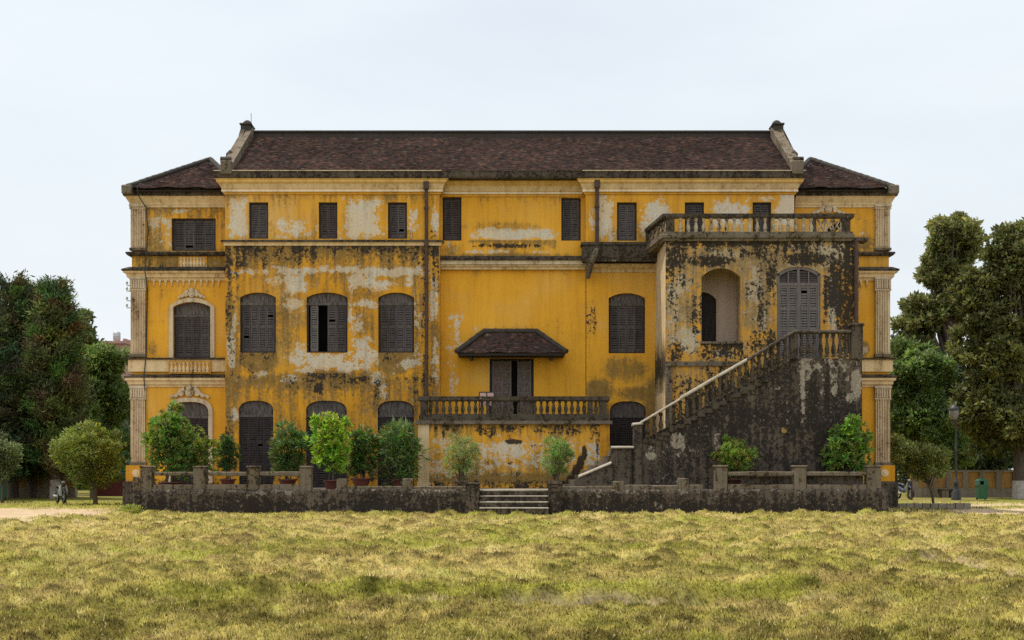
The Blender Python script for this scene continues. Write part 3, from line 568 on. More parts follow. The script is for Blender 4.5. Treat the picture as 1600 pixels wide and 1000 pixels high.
# tiled roof
def tiles(name, el, er, tl, tr, rows, tw, parent, lift=.03):
    el, er, tl, tr = map(lambda q: np.array(q, float), (el, er, tl, tr)); nrm = np.cross(er - el, tl - el); nrm /= np.linalg.norm(nrm)
    if nrm[2] < 0: nrm = -nrm
    V = []; Fc = []; T = []
    for i in range(rows):
        t0, t1 = i / rows, (i + 1) / rows
        a0, b0 = el + (tl - el) * t0, er + (tr - er) * t0; a1, b1 = el + (tl - el) * t1, er + (tr - er) * t1
        n = max(1, int(np.linalg.norm(b0 - a0) / tw)); off = .5 * (i % 2)
        e = np.clip((np.arange(n + 2) - off) / n, 0, 1)
        sag = lambda u: -.05 * math.sin(u * 9 + 1) * math.sin(math.pi * (t0 + .1)) + .02 * math.sin(u * 23)
        for k in range(n + 1):
            u0, u1 = e[k], e[k + 1]
            if u1 - u0 < 1e-5: continue
            l = lift * (.6 + .9 * random.random()); s0 = nrm * sag(u0); s1 = nrm * sag(u1)
            p = [a0 + (b0 - a0) * u0 + nrm * l + s0, a0 + (b0 - a0) * u1 + nrm * l * random.uniform(.8, 1.2) + s1, a1 + (b1 - a1) * u1 + s1, a1 + (b1 - a1) * u0 + s0,
                 a0 + (b0 - a0) * u0 - nrm * .01 + s0, a0 + (b0 - a0) * u1 - nrm * .01 + s1]
            n0 = len(V); V += p; Fc += [(n0, n0 + 1, n0 + 2, n0 + 3), (n0 + 4, n0 + 5, n0 + 1, n0)]
            q = random.random(); mid = (p[0] + p[2]) / 2
            blot = float(fbm(np.array([mid[0] * .9]), np.array([mid[2] * 1.6 + 50]), 3)[0])
            c = np.array([.062, .038, .032]) * random.uniform(.72, 1.28)
            if q < .10 + .3 * max(0, blot - .5): c = np.array([.105, .055, .041]) * random.uniform(.7, 1.2)
            elif q < .30: c = np.array([.040, .033, .030]) * random.uniform(.7, 1.3)
            elif q > .975: c = np.array([.12, .09, .07]) * random.uniform(.6, 1.1)
            T += [list(c * (.7 + .6 * blot)) + [1]] * 6
    me = fast_mesh(name, V, np.array(Fc)); colattr(me, 'tint', T); return link(name, me, M['tile'], parent)
def cap(parent, pts, r, name='ridge_cap', mat='ridge'):
    mb = MB(); P = [Vector(p) for p in pts]
    for a, b in zip(P[:-1], P[1:]):
        L = (b - a).length; n = max(1, int(L / .4)); d = (b - a) / n
        for i in range(n): mb.tube([a + d * i, a + d * (i + 1) * 1.0 + d * .06], [r * random.uniform(.95, 1.06), r * .9], 8)
    return mb.build(name, M[mat], parent)
ze, YR = zt + .24, 56.2; zr = Z(213, YR); xi = 10.86
rl, rr = -xi - .03, xi + .04
tiles('roof', (rl, 51.60, ze), (rr, 51.60, ze), (rl, YR, zr), (rr, YR, zr), 40, .15, HB, .02)
mb = MB(); mb.add([(rl, 51.64, ze - .16), (rr, 51.64, ze - .16), (rr, YR, zr - .16), (rl, YR, zr - .16), (rr, 61, ze - .04), (rl, 61, ze - .04)], [(0, 1, 2, 3), (3, 2, 4, 5), (0, 3, 5), (1, 4, 2)])
mb.build('roof_underlay', M['ridge'], HB)
mb = MB(); mb.rough(rl, rr, YR - .14, YR + .14, zr - .12, Z(209, YR), .02, 0); mb.rough(rl, rr, YR - .19, YR + .19, Z(209, YR) + .002, Z(205.2, YR), .02, 0); mb.build('ridge_cap', M['ridge'], HB)
# gable parapets with scrolls and finial blocks
for sgn in (-1, 1):
    cx0 = (-11.27 if sgn < 0 else 10.87); cx1 = cx0 + .40
    pr = [(51.55, ze - .1), (51.55, ze + .20), (52.2, ze + .62), (YR - .2, zr + .34), (YR - .2, zr - .1)]
    mb = MB(); vs = [(cx0, y, z) for y, z in pr] + [(cx1, y, z) for y, z in pr]; n = 5
    mb.add(vs, [tuple(range(n)), tuple(range(2 * n - 1, n - 1, -1))] + [(i, i + n, (i + 1) % n + n, (i + 1) % n) for i in range(n)])
    gp = mb.build('gable_parapet', M['cement'], HB)
    # raised outer kerb with a scroll and a knob
    ox0, ox1 = (cx0 - .06, cx0 + .16) if sgn < 0 else (cx1 - .16, cx1 + .06)
    pr = [(51.7, ze + .1), (51.75, ze + .38), (52.5, ze + .72), (53.2, ze + .92), (54.3, ze + 1.46), (YR - .66, zr + .14), (YR - .66, zr - .2)]
    mb = MB(); vs = [(ox0, y, z) for y, z in pr] + [(ox1, y, z) for y, z in pr]; n = len(pr)
    mb.add(vs, [tuple(range(n)), tuple(range(2 * n - 1, n - 1, -1))] + [(i, i + n, (i + 1) % n + n, (i + 1) % n) for i in range(n)])
    mb.build('kerb', M['balustrade'], gp)
    mb = MB(); oc = (ox0 + ox1) / 2
    mb.lathe([(.10, 0), (.15, .05), (.07, .12), (.16, .2), (.17, .3), (.08, .4), (.03, .46)], (oc, 53.0, ze + .72), 8); mb.build('knob', M['balustrade'], gp)
    mb = MB(); mb.tube([(oc - .2, 52.2, ze + .60), (oc + .2, 52.2, ze + .60)], .13, 10); mb.build('scroll', M['balustrade'], gp); mb = MB(); mb.tube([(oc - .18, 54.3, ze + 1.42), (oc + .18, 54.3, ze + 1.42)], .09, 10)
    mb.build('scroll', M['balustrade'], gp)
    mb = MB(); fx = cx0 + .2 + .06 * sgn; zf = Z(212, YR)
    mb.rough(fx - .21, fx + .21, YR - .62, YR + .2, zf - .45, zf + .30, .03, .004); mb.rough(fx - .25, fx + .25, YR - .66, YR + .24, zf + .302, zf + .38, .02, .003)
    mb.lathe([(.20, 0), (.21, .06), (.17, .13), (.10, .19), (.02, .22)], (fx, YR - .2, zf + .382), 10); mb.build('finial', M['ridge'], gp)
    mb = MB(); mb.rough(cx0 - .02, cx1 + .02, 51.5, 51.95, ze - .1, ze + .42, .03, .005); mb.build('kneeler', M['cement'], gp)
    if sgn < 0: MB().tube([(fx + .12, YR, zf + .3), (fx + .12, YR, zf + .95)], .012, 5).build('lightning_rod', M['iron'], gp)

# ---- shutters and openings
SH_VAR = ('shutter', 'shutter', 'shutter_faded', 'shutter_brown')
def slatted(mb, x0, x1, y, z0, z1, st=.065, pitch=.075, rails=()):
    mb.box(x0, x0 + st, y, y + .045, z0, z1); mb.box(x1 - st, x1, y, y + .045, z0, z1)
    rz = [z0] + [z0 + (z1 - z0) * r for r in rails] + [z1 - .09]
    for q in rz: mb.box(x0 + st, x1 - st, y + .002, y + .043, q, q + .09)
    for a, b in zip(rz[:-1], rz[1:]):
        n = max(1, int((b - a - .09) / pitch))
        for i in range(n):
            zz = a + .09 + (b - a - .09) * (i + .5) / n + random.uniform(-.008, .008)
            if random.random() < .005: continue   # a lost slat
            mb.add([(x0 + st, y + .006, zz - .042), (x1 - st, y + .006, zz - .042), (x1 - st, y + .036, zz + .034), (x0 + st, y + .036, zz + .034),
                    (x0 + st, y + .014, zz - .042), (x1 - st, y + .014, zz - .042), (x1 - st, y + .044, zz + .034), (x0 + st, y + .044, zz + .034)],
                   [(0, 1, 2, 3), (7, 6, 5, 4), (0, 4, 5, 1), (3, 2, 6, 7)])
def window(h, Y, cols=2, name='window', transom=0, mat='shutter', open_leaf=False, rails=(.5,), inset=.10, parent=None, label=None):
    a, b, c, d, ap, st = h; x0, x1, z0, z1 = X(a, Y) + .012, X(b, Y) - .012, Z(d, Y), Z(c, Y) - .008; k = Y / F; y = Y + inset; ah = ap * k
    fw = .06; zs_ = z1 - ah; pr = parent or HB
    # frame: two jambs, sill and head, following the arch where there is one
    mb = MB(); mb.box(x0, x0 + fw, y, y + .1, z0, zs_); mb.box(x1 - fw, x1, y, y + .1, z0, zs_); mb.box(x0 + fw, x1 - fw, y, y + .1, z0 + .001, z0 + .05)
    zt_ = zs_ - transom * k if ap else z1
    if not ap: mb.box(x0 + fw, x1 - fw, y, y + .1, z1 - .06, z1)
    fr = mb.build(name, M['frame'], pr)
    if label: fr['label'] = label
    if ap:
        u = np.linspace(-1, 1, 21)
        if st != 'seg': u = np.sin(u * np.pi / 2)
        cxx, hw = (x0 + x1) / 2, (x1 - x0) / 2; zz = zs_ + arch_z(u, ah, st)
        poly = [(x0, zt_), (x1, zt_)] + [(cxx + q * hw, w_) for q, w_ in zip(u[::-1], zz[::-1])]
        mb = MB(); mb.prism(poly, y + .03, y + .09)
        mb.box(x0, x1, y - .004, y + .028, zt_ - .03, zt_ + .07)
        if st != 'seg':   # fan bars
            for q in (-.45, 0, .45): mb.box(cxx + q * hw - .02, cxx + q * hw + .02, y + .012, y + .029, zt_ + .07, zs_ + float(arch_z(q, ah, st)) - .02)
        else:
            for q in (-.3, .3): mb.box(cxx + q * hw - .012, cxx + q * hw + .012, y + .022, y + .029, zt_ + .07, zs_ + float(arch_z(q, ah, st)) - .02)
        mb.build('transom', M['transom'], fr)
        ztop = zt_ - .03
    else: ztop = z1 - .06
    n = cols; wd = (x1 - x0 - 2 * fw) / n
    for i in range(n):
        xa_, xb_ = x0 + fw + i * wd + .004, x0 + fw + (i + 1) * wd - .004; mb = MB()
        if open_leaf and i == 1: continue
        if open_leaf and i == 0:
            slatted(mb, xa_ + .06, xb_ - .0, y + .04, z0 + .06, ztop - .01, .05, .085, rails); o = mb.build('shutter', M['shutter_pale'], fr); o['label'] = 'paler shutter leaf folded back beside the open gap'; continue
        slatted(mb, xa_, xb_, y + .03 + random.uniform(-.006, .006), z0 + .055, ztop, .05 if wd > .28 else .04, .085, rails); mb.build('shutter', M[random.choice(SH_VAR) if mat == 'shutter' else mat], fr)
    return fr
for h in wl_att: window(h, YF, 2, rails=())
for i, h in enumerate(wl_mid): window(h, YF, 4, transom=10, open_leaf=(i == 1), label='window with one shutter leaf open' if i == 1 else None)
def door(h, Y, **kw): return window(h, Y, 4, 'door', transom=9, rails=(.3, .62), mat='door_paint', **kw)
for h in wl_gr: door(h, YF)
window(hole(691.5, 721, 308, 376), YC, 2, rails=()); window(hole(877, 907.5, 309, 376), YC, 2, rails=())
for h in ((964, 995), (1070, 1100), (1176, 1205)): window(hole(h[0], h[1], 316, 376), YF, 2, rails=())
window(hole(951, 1008, 458, 552, 'seg'), YL, 4, transom=10); window(hole(1061, 1118, 458, 552, 'seg'), YL, 4, transom=10)
door(hole(953, 1009, 627, 764, 'basket'), YL)
# balcony door with two carved leaves ajar
x0, x1, z0, z1 = X(765, YL) + .01, X(834, YL) - .01, Z(660, YL), Z(560, YL) - .01
mb = MB(); y = YL + .08
mb.box(x0, x0 + .08, y, y + .1, z0, z1); mb.box(x1 - .08, x1, y, y + .1, z0, z1); mb.box(x0 + .08, x1 - .08, y, y + .1, z1 - .08, z1)
dr = mb.build('door', M['frame'], HB); dr['label'] = 'balcony door with carved leaves ajar'
for (a, b) in ((765 + 4, 799), (808.5, 830)):
    xa_, xb_ = X(a, YL), X(b, YL); mb = MB(); yy = y + .02
    mb.box(xa_, xa_ + .06, yy, yy + .05, z0, z1 - .08); mb.box(xb_ - .06, xb_, yy, yy + .05, z0, z1 - .08); xm = (xa_ + xb_) / 2
    mb.box(xm - .02, xm + .02, yy + .002, yy + .048, z0, z1 - .082)
    for q in (0, .30, .48, .65, .83, .97): zz = z0 + (z1 - z0 - .1) * q; mb.box(xa_ + .06, xm - .02, yy + .004, yy + .046, zz, zz + .05); mb.box(xm + .02, xb_ - .06, yy + .004, yy + .046, zz, zz + .05)
    lf = mb.build('door_leaf', M['shutter_pale'], dr)
    mb = MB(); mb.box(xa_ + .06, xb_ - .06, yy + .012, yy + .03, z0, z1 - .1)
    for k in range(4):
        for zc in np.arange(z0 + .5, z1 - .25, .42):   # carved lozenges
            xc = xa_ + .06 + (xb_ - xa_ - .12) * (k + .5) / 4; mb.add([(xc - .05, yy + .01, zc), (xc, yy + .004, zc - .16), (xc + .05, yy + .01, zc), (xc, yy + .004, zc + .16)], [(0, 1, 2, 3)])
    mb.build('carved_panel', M['leafdoor'], dr)

# ---- canopy over the balcony door
cxl, cxr, zc0 = X(714, 51.5), X(884, 51.5), Z(551, 51.5); txl, txr, zc1 = X(757, YL), X(838, YL), Z(519, YL)
mb = MB(); mb.prism([(cxl + .05, zc0 - .11), (cxr - .05, zc0 - .11), (cxr - .02, zc0 - .02), (cxl + .02, zc0 - .02)], 51.5, YL + .0)
cn = mb.build('canopy', M['frame'], HB)
tiles('canopy_tiles', (cxl, 51.44, zc0), (cxr, 51.44, zc0), (txl, YL, zc1), (txr, YL, zc1), 11, .13, cn, .025)
tiles('canopy_tiles', (cxl, YL, zc0), (cxl, 51.44, zc0), (txl, YL, zc1), (txl, YL - .01, zc1), 8, .17, cn, .03)
tiles('canopy_tiles', (cxr, 51.44, zc0), (cxr, YL, zc0), (txr, YL - .01, zc1), (txr, YL, zc1), 8, .17, cn, .03)
cap(cn, [(cxl - .03, 51.4, zc0 + .03), (txl, YL - .06, zc1 + .05)], .10); cap(cn, [(cxr + .03, 51.4, zc0 + .03), (txr, YL - .06, zc1 + .05)], .10); cap(cn, [(txl - .05, YL - .05, zc1 + .04), (txr + .05, YL - .05, zc1 + .04)], .10)
for px in (737, 861):
    xq = X(px, YL); MB().prism([(0, 0), (1, 0), (1, 1)], 0, 1) if False else None
    mb = MB(); mb.box(xq - .05, xq + .05, 51.75, YL, zc0 - .22, zc0 - .112); mb.box(xq - .04, xq + .04, 51.68, 51.78, zc0 - .30, zc0 - .112); mb.build('bracket', M['frame'], cn)

# ---- pipes
def pipe(px, p0, p1, Y, r, mat='rust'):
    x = X(px, Y); z0, z1 = Z(p1, Y), Z(p0, Y); mb = MB(); mb.tube([(x, Y - .12, z1 + .12), (x, Y - .13, z1 - .1), (x + .01, Y - .13, (z0 + z1) / 2), (x, Y - .13, z0)], r, 10)
    mb.box(x - r * 1.5, x + r * 1.5, Y - .30, Y - .02, z1 - .12, z1 + .16)
    zz = z1 - .9
    while zz > z0: mb.tube([(x, Y - .13, zz), (x, Y - .13, zz + .09)], r * 1.35, 10); mb.box(x - .02, x + .02, Y - .1, Y, zz + .02, zz + .07); zz -= 1.45
    mb.build('drainpipe', M[mat], HB)
pipe(666.5, 292, 664, YF, .07); pipe(932.5, 290, 392, YF, .075)
mb = MB(); x = X(932.5, YF); mb.tube([(x, YF - .2, Z(390, YF)), (x - .1, YF - .25, Z(400, YF)), (X(921, YF), YF - .1, Z(414, YF)), (X(919, YF), YF + .3, Z(432, YF))], [.09, .14, .15, .1], 8); mb.build('pipe_shoe', M['cement'], HB)

# ---- the two wings
BP = [(.055, 0), (.055, .05), (.035, .06), (.05, .13), (.065, .22), (.055, .33), (.032, .5), (.03, .62), (.05, .67), (.05, .72), (.055, .73), (.055, .8)]
def baluster(name, c, h, r, mat, parent, n=10):
    mb = MB(); s = h / .8; mb.lathe([(a * r / .065, z * s) for a, z in BP], c, n); return mb.build(name, M[mat], parent)
def crest(mb, cx, y, z, w, h):
    mb.lathe([(h * .17, 0), (h * .24, h * .1), (h * .22, h * .25), (h * .1, h * .38), (.01, h * .42)], (cx, y + .02, z + h * .52), 8)
    mb.tube([(cx, y + .02, z + h * .42), (cx, y - .05, z + h * .42)], h * .27, 12); mb.tube([(cx, y - .03, z + h * .42), (cx, y - .09, z + h * .42)], h * .15, 10)
    for s in (-1, 1):
        pts = []
        for i in range(14):
            t = i / 13; pts.append((cx + s * (w * .12 + w * .38 * t), y + .0, z + h * .55 * (1 - t) ** 1.3 + h * .08 + .03 * math.sin(t * 9)))
        mb.tube(pts, [h * .17 * (1 - .65 * i / 13) for i in range(14)], 7)
        for q, rr_ in ((.2, .17), (.33, .13), (.46, .10)):
            mb.tube([(cx + s * w * q, y + .01, z + h * (.52 - q * .85)), (cx + s * w * q, y - .06, z + h * (.52 - q * .85))], h * rr_, 9)
def wing(mir):
    P = (lambda p: 1595 - p) if mir else (lambda p: p)
    def XX(p, Y): return X(P(p), Y)
    def bx(mb, a, b, y0, y1, z0, z1): a, b = sorted((XX(a, YW), XX(b, YW))); mb.box(a, b, y0, y1, z0, z1); return mb
    def hl(a, b, c, d, k='none'): a, b = sorted((P(a), P(b))); return hole(a, b, c, d, k)
    wa = [('g', 280, 408, 90, 15, .62), ('b', 230, 412, 30, 10, .35), ('G', 206, 353, 322, 60, .5), ('R', 230, 270, 340, 60, .5), ('g', 240, 370, 16, 28, .5), ('r', 252, 360, 14, 26, .35), ('g', 215, 340, 10, 40, .4), ('g', 300, 318, 20, 8, .3), ('r', 280, 330, 14, 4, .5)]
    wm = [('G', 206, 353, 452, 50, .25), ('G', 206, 262, 500, 70, .35), ('r', 245, 490, 10, 20, .2), ('g', 238, 545, 8, 14, .5), ('g', 225, 500, 6, 60, .25), ('g', 262, 530, 10, 24, .12)]
    if mir: wa = [('r', 1350, 375, 8, 10, .4), ('g', 1350, 380, 20, 12, .6), ('g', 1340, 345, 10, 20, .2)]; wm = [('g', 1350, 545, 8, 10, .9), ('r', 1352, 545, 7, 8, .7), ('g', 1344, 445, 6, 10, .3)]
    e0, e1 = sorted((P(206), P(353)))
    hA, hB_, hC = hl(268, 337, 341, 392), hl(271, 329, 472, 559, 'seg'), hl(267, 326, 628, 764, 'basket')
    wall('wing_wall', M['worn'], HB, e0, e1, 312, 432, YW, [hA] if not mir else [], wa)
    wall('wing_wall', M['yellow'], HB, e0, e1, 432, 596, YW, [hB_], wm)
    wall('wing_wall', M['yellow'], HB, e0, e1, 596, 806, YW, [hC], [('g', P(230), 700, 14, 40, .25), ('b', P(280), 760, 90, 20, .5)])
    if not mir: window(hA, YW, 4, rails=())
    window(hB_, YW, 4, transom=14); door(hC, YW)
    a, b = sorted((XX(206, YW), XX(353, YW)))
    MB().box(a + .004, b + (-.0 if mir else 0), 53.45, 61, 0, 12.4).build('wing_body', M['yellow_old'], HB)
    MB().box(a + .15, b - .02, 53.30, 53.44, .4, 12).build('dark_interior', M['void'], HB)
    so_ = MB(); bx(so_, 206, 209.5, YW + .003, 53.6, 0, 12.4); so_.build('wing_side', M['yellow'], HB)
    # corner pilasters in three storeys
    def pil(pt, pb, cap_h, base_h, Yp=YW - .13):
        xa_, xb_ = sorted((XX(205.5, YW), XX(228, YW))); z0, z1 = Z(pb, YW), Z(pt, YW); mb = MB()
        mb.box(xa_, xb_, Yp, YW + .1, z0, z1)
        wd = xb_ - xa_
        for i in range(5): q = xa_ + wd * (.08 + .84 * (i + .5) / 5); mb.tube([(q, Yp, z0 + base_h + .05), (q, Yp, z1 - cap_h - .05)], .038, 6)
        o = mb.build('pilaster', M['pilaster'], HB)
        if cap_h:
            mb = MB(); mb.box(xa_ - .05, xb_ + .05, Yp - .06, YW + .1, z1 - .1, z1 - .003); mb.box(xa_ - .025, xb_ + .025, Yp - .035, YW + .1, z1 - cap_h, z1 - .103)
            for i in range(6): q = xa_ + wd * (i + .5) / 6; mb.tube([(q, Yp - .05, z1 - cap_h + .03), (q, Yp - .05, z1 - .12)], .045, 6)
            mb.box(xa_ - .04, xb_ + .04, Yp - .05, YW + .1, z1 - cap_h - .05, z1 - cap_h - .003); mb.build('capital', M['white'], o)
        mb = MB(); mb.box(xa_ - .04, xb_ + .04, Yp - .05, YW + .1, z0 + .003, z0 + base_h); mb.build('pilaster_base', M['cement'], o)
        return o
    pil(320, 392, .14, .1); pil(433, 558, .5, .12); pil(603, 727, .5, .12)
    # pedestal of the ground storey and plinth
    mb = MB(); bx(mb, 199, 232, YW - .22, YW + .1, Z(752, YW), Z(727, YW)); pd = mb.build('pedestal', M['yellow_old'], HB)
    mb = MB(); cx = XX(215, YW); mb.tube([(cx, YW - .2, Z(739, YW)), (cx, YW - .25, Z(739, YW))], .15, 14); mb.tube([(cx, YW - .24, Z(739, YW)), (cx, YW - .28, Z(739, YW))], .07, 10); mb.build('rosette', M['cream'], pd)
    mb = MB(); bx(mb, 195, 234, YW - .3, YW + .1, -.2, Z(752.3, YW)); bx(mb, 234, 353, YW - .1, YW + .05, -.2, Z(757, YW)); mb.build('plinth', M['dark'], HB)
    # horizontal mouldings wrap the outer corner
    def band(name, mat, prof):
        a, b = XX(206, YW), XX(353, YW)
        pth = [(a, 60), (a, YW), (b, YW)] if not mir else [(b, YW), (a, YW), (a, 60)]
        return MB().sweep(pth, prof).build(name, M[mat], HB)
    z = Z(303, 52.4)
    band('cornice', 'cream', [(0, z - .42), (.05, z - .42), (.05, z - .34), (.08, z - .32), (.08, z - .25), (.11, z - .2), (.17, z - .1), (.19, z - .06), (.24, z), (0, z)])
    band('gutter', 'dark', [(0, z + .003), (.27, z + .003), (.29, z + .06), (.29, z + .24), (.31, z + .25), (.31, z + .29), (.1, z + .30), (0, z + .2)])
    mb = MB(); q = XX(198, 52.4); mb.rough(q - .2, q + .2, 52.32, 52.75, z + .0, z + .36, .04, .008); mb.build('corner_block', M['cement'], HB)
    z = Z(393, YW)
    band('ledge', 'dark', [(0, z - .18), (.14, z - .17), (.2, z - .1), (.2, z - .04), (0, z)])
    z = Z(421, 52.8)
    band('ledge', 'dark', [(0, z - .06), (.32, z - .06), (.34, z - .01), (.3, z + .02), (.1, z + .12), (0, z + .12)])
    band('cornice', 'cream', [(0, z - .42), (.06, z - .42), (.08, z - .34), (.16, z - .30), (.18, z - .18), (.27, z - .13), (.29, z - .063), (0, z - .063)])
    mb = MB()   # dentil drops
    for i in range(12):
        q = XX(241 + i * 9.2, YW); mb.box(q - .045, q + .045, YW - .08, YW, Z(441, YW), Z(437, YW)); mb.prism([(q - .035, Z(441, YW) - .003), (q, Z(449, YW)), (q + .035, Z(441, YW) - .003)], YW - .06, YW)
    mb.build('dentils', M['cream'], HB)
    z = Z(559, YW)
    band('ledge', 'dark', [(0, z - .08), (.2, z - .08), (.22, z - .03), (.05, z), (0, z)])
    band('frieze', 'cream', [(0, z - .56), (.12, z - .56), (.12, z - .083), (0, z - .083)])
    z = Z(586, YW)
    band('ledge', 'dark', [(0, z - .12), (.24, z - .12), (.26, z - .06), (.1, z + .02), (0, z + .02)])
    band('cornice', 'cream', [(0, z - .48), (.05, z - .48), (.06, z - .4), (.13, z - .38), (.14, z - .26), (.22, z - .22), (.22, z - .123), (0, z - .123)])
    for (a, b, t0, t1, nb) in (((281, 322, 403, 417, 8) if not mir else (281, 322, 403, 417, 0)), (267, 329, 567, 582, 10)):
        if nb == 0: continue
        xa_, xb_ = sorted((XX(a, YW), XX(b, YW))); Yq = YW - (.13 if t0 > 500 else .01); mb = MB(); mb.box(xa_ - .05, xb_ + .05, Yq - .03, Yq, Z(t1, YW) - .06, Z(t0, YW) + .06)
        bp_ = mb.build('baluster_panel', M['yellow_old'], HB); hh = Z(t0, YW) - Z(t1, YW)
        b0 = baluster('baluster', (xa_ + (xb_ - xa_) * .5 / nb, Yq - .03, Z(t1, YW)), hh, .075, 'cream', bp_)
        for i in range(1, nb): dup(b0, ((xb_ - xa_) * i / nb, 0, 0))
    # window surrounds with crests
    for (h, st, crw) in ((hB_, 'seg', 1.1), (hC, 'basket', 1.6)):
        x0_, x1_ = X(h[0], YW), X(h[1], YW); zt_ = Z(h[2], YW); ah = h[4] * YW / F; z0_ = Z(h[3] if st == 'seg' else 755, YW); c = (x0_ + x1_) / 2; hw = (x1_ - x0_) / 2; wd = .17
        u = np.linspace(-1, 1, 25); u = np.sin(u * np.pi / 2) if st != 'seg' else u
        inner = [(x0_, z0_)] + [(c + q * hw, zt_ - ah + float(arch_z(q, ah, st))) for q in u] + [(x1_, z0_)]
        outer = [(x0_ - wd, z0_)] + [(c + q * (hw + wd), zt_ - ah + float(arch_z(q, ah + (wd if st == 'seg' else wd), st))) for q in u] + [(x1_ + wd, z0_)]
        n = len(inner); vs = [(p[0], YW - .07, p[1]) for p in inner] + [(p[0], YW - .07, p[1]) for p in outer] + [(p[0], YW, p[1]) for p in inner] + [(p[0], YW, p[1]) for p in outer]
        fs = []
        for i in range(n - 1): fs += [(i, i + 1, n + i + 1, n + i), (n + i, n + i + 1, 3 * n + i + 1, 3 * n + i), (i + 1, i, 2 * n + i, 2 * n + i + 1)]
        mb = MB(); mb.add(vs, fs); sr = mb.build('window_surround', M['white'], HB)
        mb = MB(); crest(mb, c, YW - .06, zt_ + wd - .06, crw, .5 if st == 'seg' else .62); mb.build('crest', M['white'], sr)
    if mir:
        mb = MB(); crest(mb, X(1294, YW), YW - .04, Z(336, YW), 1.3, .5); mb.build('crest', M['white'], HB)
    # roof
    ax = XX(327, 57); apx = (ax, 57.2, Z(250, 57.2)); e = XX(198, 52.4); zz = Z(303, 52.4) + .27
    e2 = 2 * ax - e; fl, fr = sorted((e, e2)); wr_ = MB()
    wr_.add([(fl, 52.5, zz - .12), (fr, 52.5, zz - .12), (fr, 61.5, zz - .12), (fl, 61.5, zz - .12), (apx[0], apx[1], apx[2] - .14)], [(0, 1, 4), (1, 2, 4), (2, 3, 4), (3, 0, 4), (3, 2, 1, 0)])
    wr = wr_.build('wing_roof', M['ridge'], HB)
    tiles('roof_tiles', (fl, 52.46, zz), (fr, 52.46, zz), (apx[0] - .02, apx[1], apx[2]), (apx[0] + .02, apx[1], apx[2]), 36, .15, wr, .02)
    tiles('roof_tiles', (fl, 61.5, zz), (fl, 52.46, zz), (apx[0] - .01, apx[1] + .02, apx[2]), (apx[0] - .01, apx[1], apx[2]), 28, .3, wr, .028)
    tiles('roof_tiles', (fr, 52.46, zz), (fr, 61.5, zz), (apx[0] + .01, apx[1], apx[2]), (apx[0] + .01, apx[1] + .02, apx[2]), 28, .3, wr, .028)
    for s in (fl, fr): cap(wr, [(s, 52.5, zz + .03), (apx[0], apx[1], apx[2] + .03)], .12, mat='ridge')
wing(False); wing(True)
mb = MB(); mb.tube([(X(226, YW), YW - .5, Z(291, YW)), (X(221, YW), YW - .62, Z(297, YW)), (X(222, YW), YW - .5, Z(310, YW)), (X(230, YW), YW - .2, Z(325, YW)), (X(232, YW), YW - .04, Z(360, YW)), (X(231.5, YW), YW - .5, Z(425, YW)), (X(231, YW), YW - .06, Z(450, YW)), (X(229, YW), YW - .06, Z(555, YW)), (X(228, YW), YW - .3, Z(590, YW)), (X(228, YW), YW - .08, Z(620, YW)), (X(227, YW), YW - .08, Z(750, YW))], .022, 6)
mb.build('cable', M['iron'], HB)
mb = MB(); q = X(203, YW)
for py in (446, 455, 470, 481): mb.tube([(q + .1, YW, Z(py, YW)), (q - .12, YW, Z(py, YW)), (q - .12, YW, Z(py, YW) + .08)], .02, 6); mb.lathe([(.03, 0), (.05, .03), (.04, .1), (.01, .12)], (q - .12, YW, Z(py, YW) + .05), 7)
mb.build('insulators', M['bike_silver'], HB)

# ---- porch block on the right
pw = [('b', 1328, 440, 16, 90, .72), ('b', 1200, 394, 120, 9, .42), ('g', 1190, 400, 150, 26, .55), ('b', 1052, 450, 10, 60, .36), ('B', 1040, 1342, 372, 60, .60), ('B', 1096, 1160, 536, 60, .6), ('B', 1296, 1342, 415, 190, .5), ('R', 1240, 1342, 376, 60, .45), ('B', 1165, 1212, 440, 150, .3), ('G', 1040, 1342, 372, 90, .6), ('B', 1040, 1056, 430, 200, .4), ('b', 1140, 379, 110, 6, .8), ('b', 1058, 400, 20, 24, .55), ('g', 1180, 400, 150, 30, .6), ('r', 1130, 396, 30, 7, .5), ('r', 1160, 382, 14, 5, .5), ('r', 1300, 396, 28, 16, .72), ('r', 1270, 380, 30, 8, .55), ('r', 1322, 410, 10, 16, .65), ('b', 1262, 404, 40, 10, .78), ('b', 1112, 408, 34, 9, .7), ('b', 1318, 455, 24, 56, .66), ('b', 1328, 505, 14, 50, .66), ('r', 1302, 470, 9, 40, .75), ('b', 1292, 460, 5, 40, .5),
      ('r', 1050, 480, 8, 60, .45), ('r', 1065, 445, 14, 14, .55), ('g', 1065, 470, 24, 50, .4), ('b', 1058, 440, 20, 14, .38), ('b', 1090, 500, 12, 40, .34), ('r', 1075, 530, 14, 18, .75), ('b', 1060, 550, 20, 14, .4), ('b', 1048, 420, 10, 14, .6), ('b', 1125, 550, 40, 11, .5), ('r', 1130, 552, 14, 8, .55), ('b', 1190, 540, 22, 26, .52), ('b', 1188, 470, 7, 50, .45), ('b', 1205, 430, 8, 30, .5), ('r', 1180, 450, 12, 28, .6), ('g', 1185, 470, 24, 50, .6), ('r', 1190, 500, 9, 14, .5), ('g', 1207, 470, 4, 40, -.2),
      ('b', 1240, 600, 120, 50, .6), ('b', 1120, 600, 50, 20, .25), ('g', 1120, 590, 60, 26, .35), ('b', 1140, 585, 40, 10, .5), ('b', 1160, 640, 120, 60, .55), ('g', 1250, 395, 60, 14, .6), ('r', 1240, 412, 8, 4, .7)]
pa, pbx = hole(1096, 1157, 420, 534, 'seg'), hole(1215, 1281, 417, 561, 'seg')
pa = (1096, 1157, 419, 534, 14, 'seg'); pbx = (1214, 1282, 417, 561, 11, 'seg')
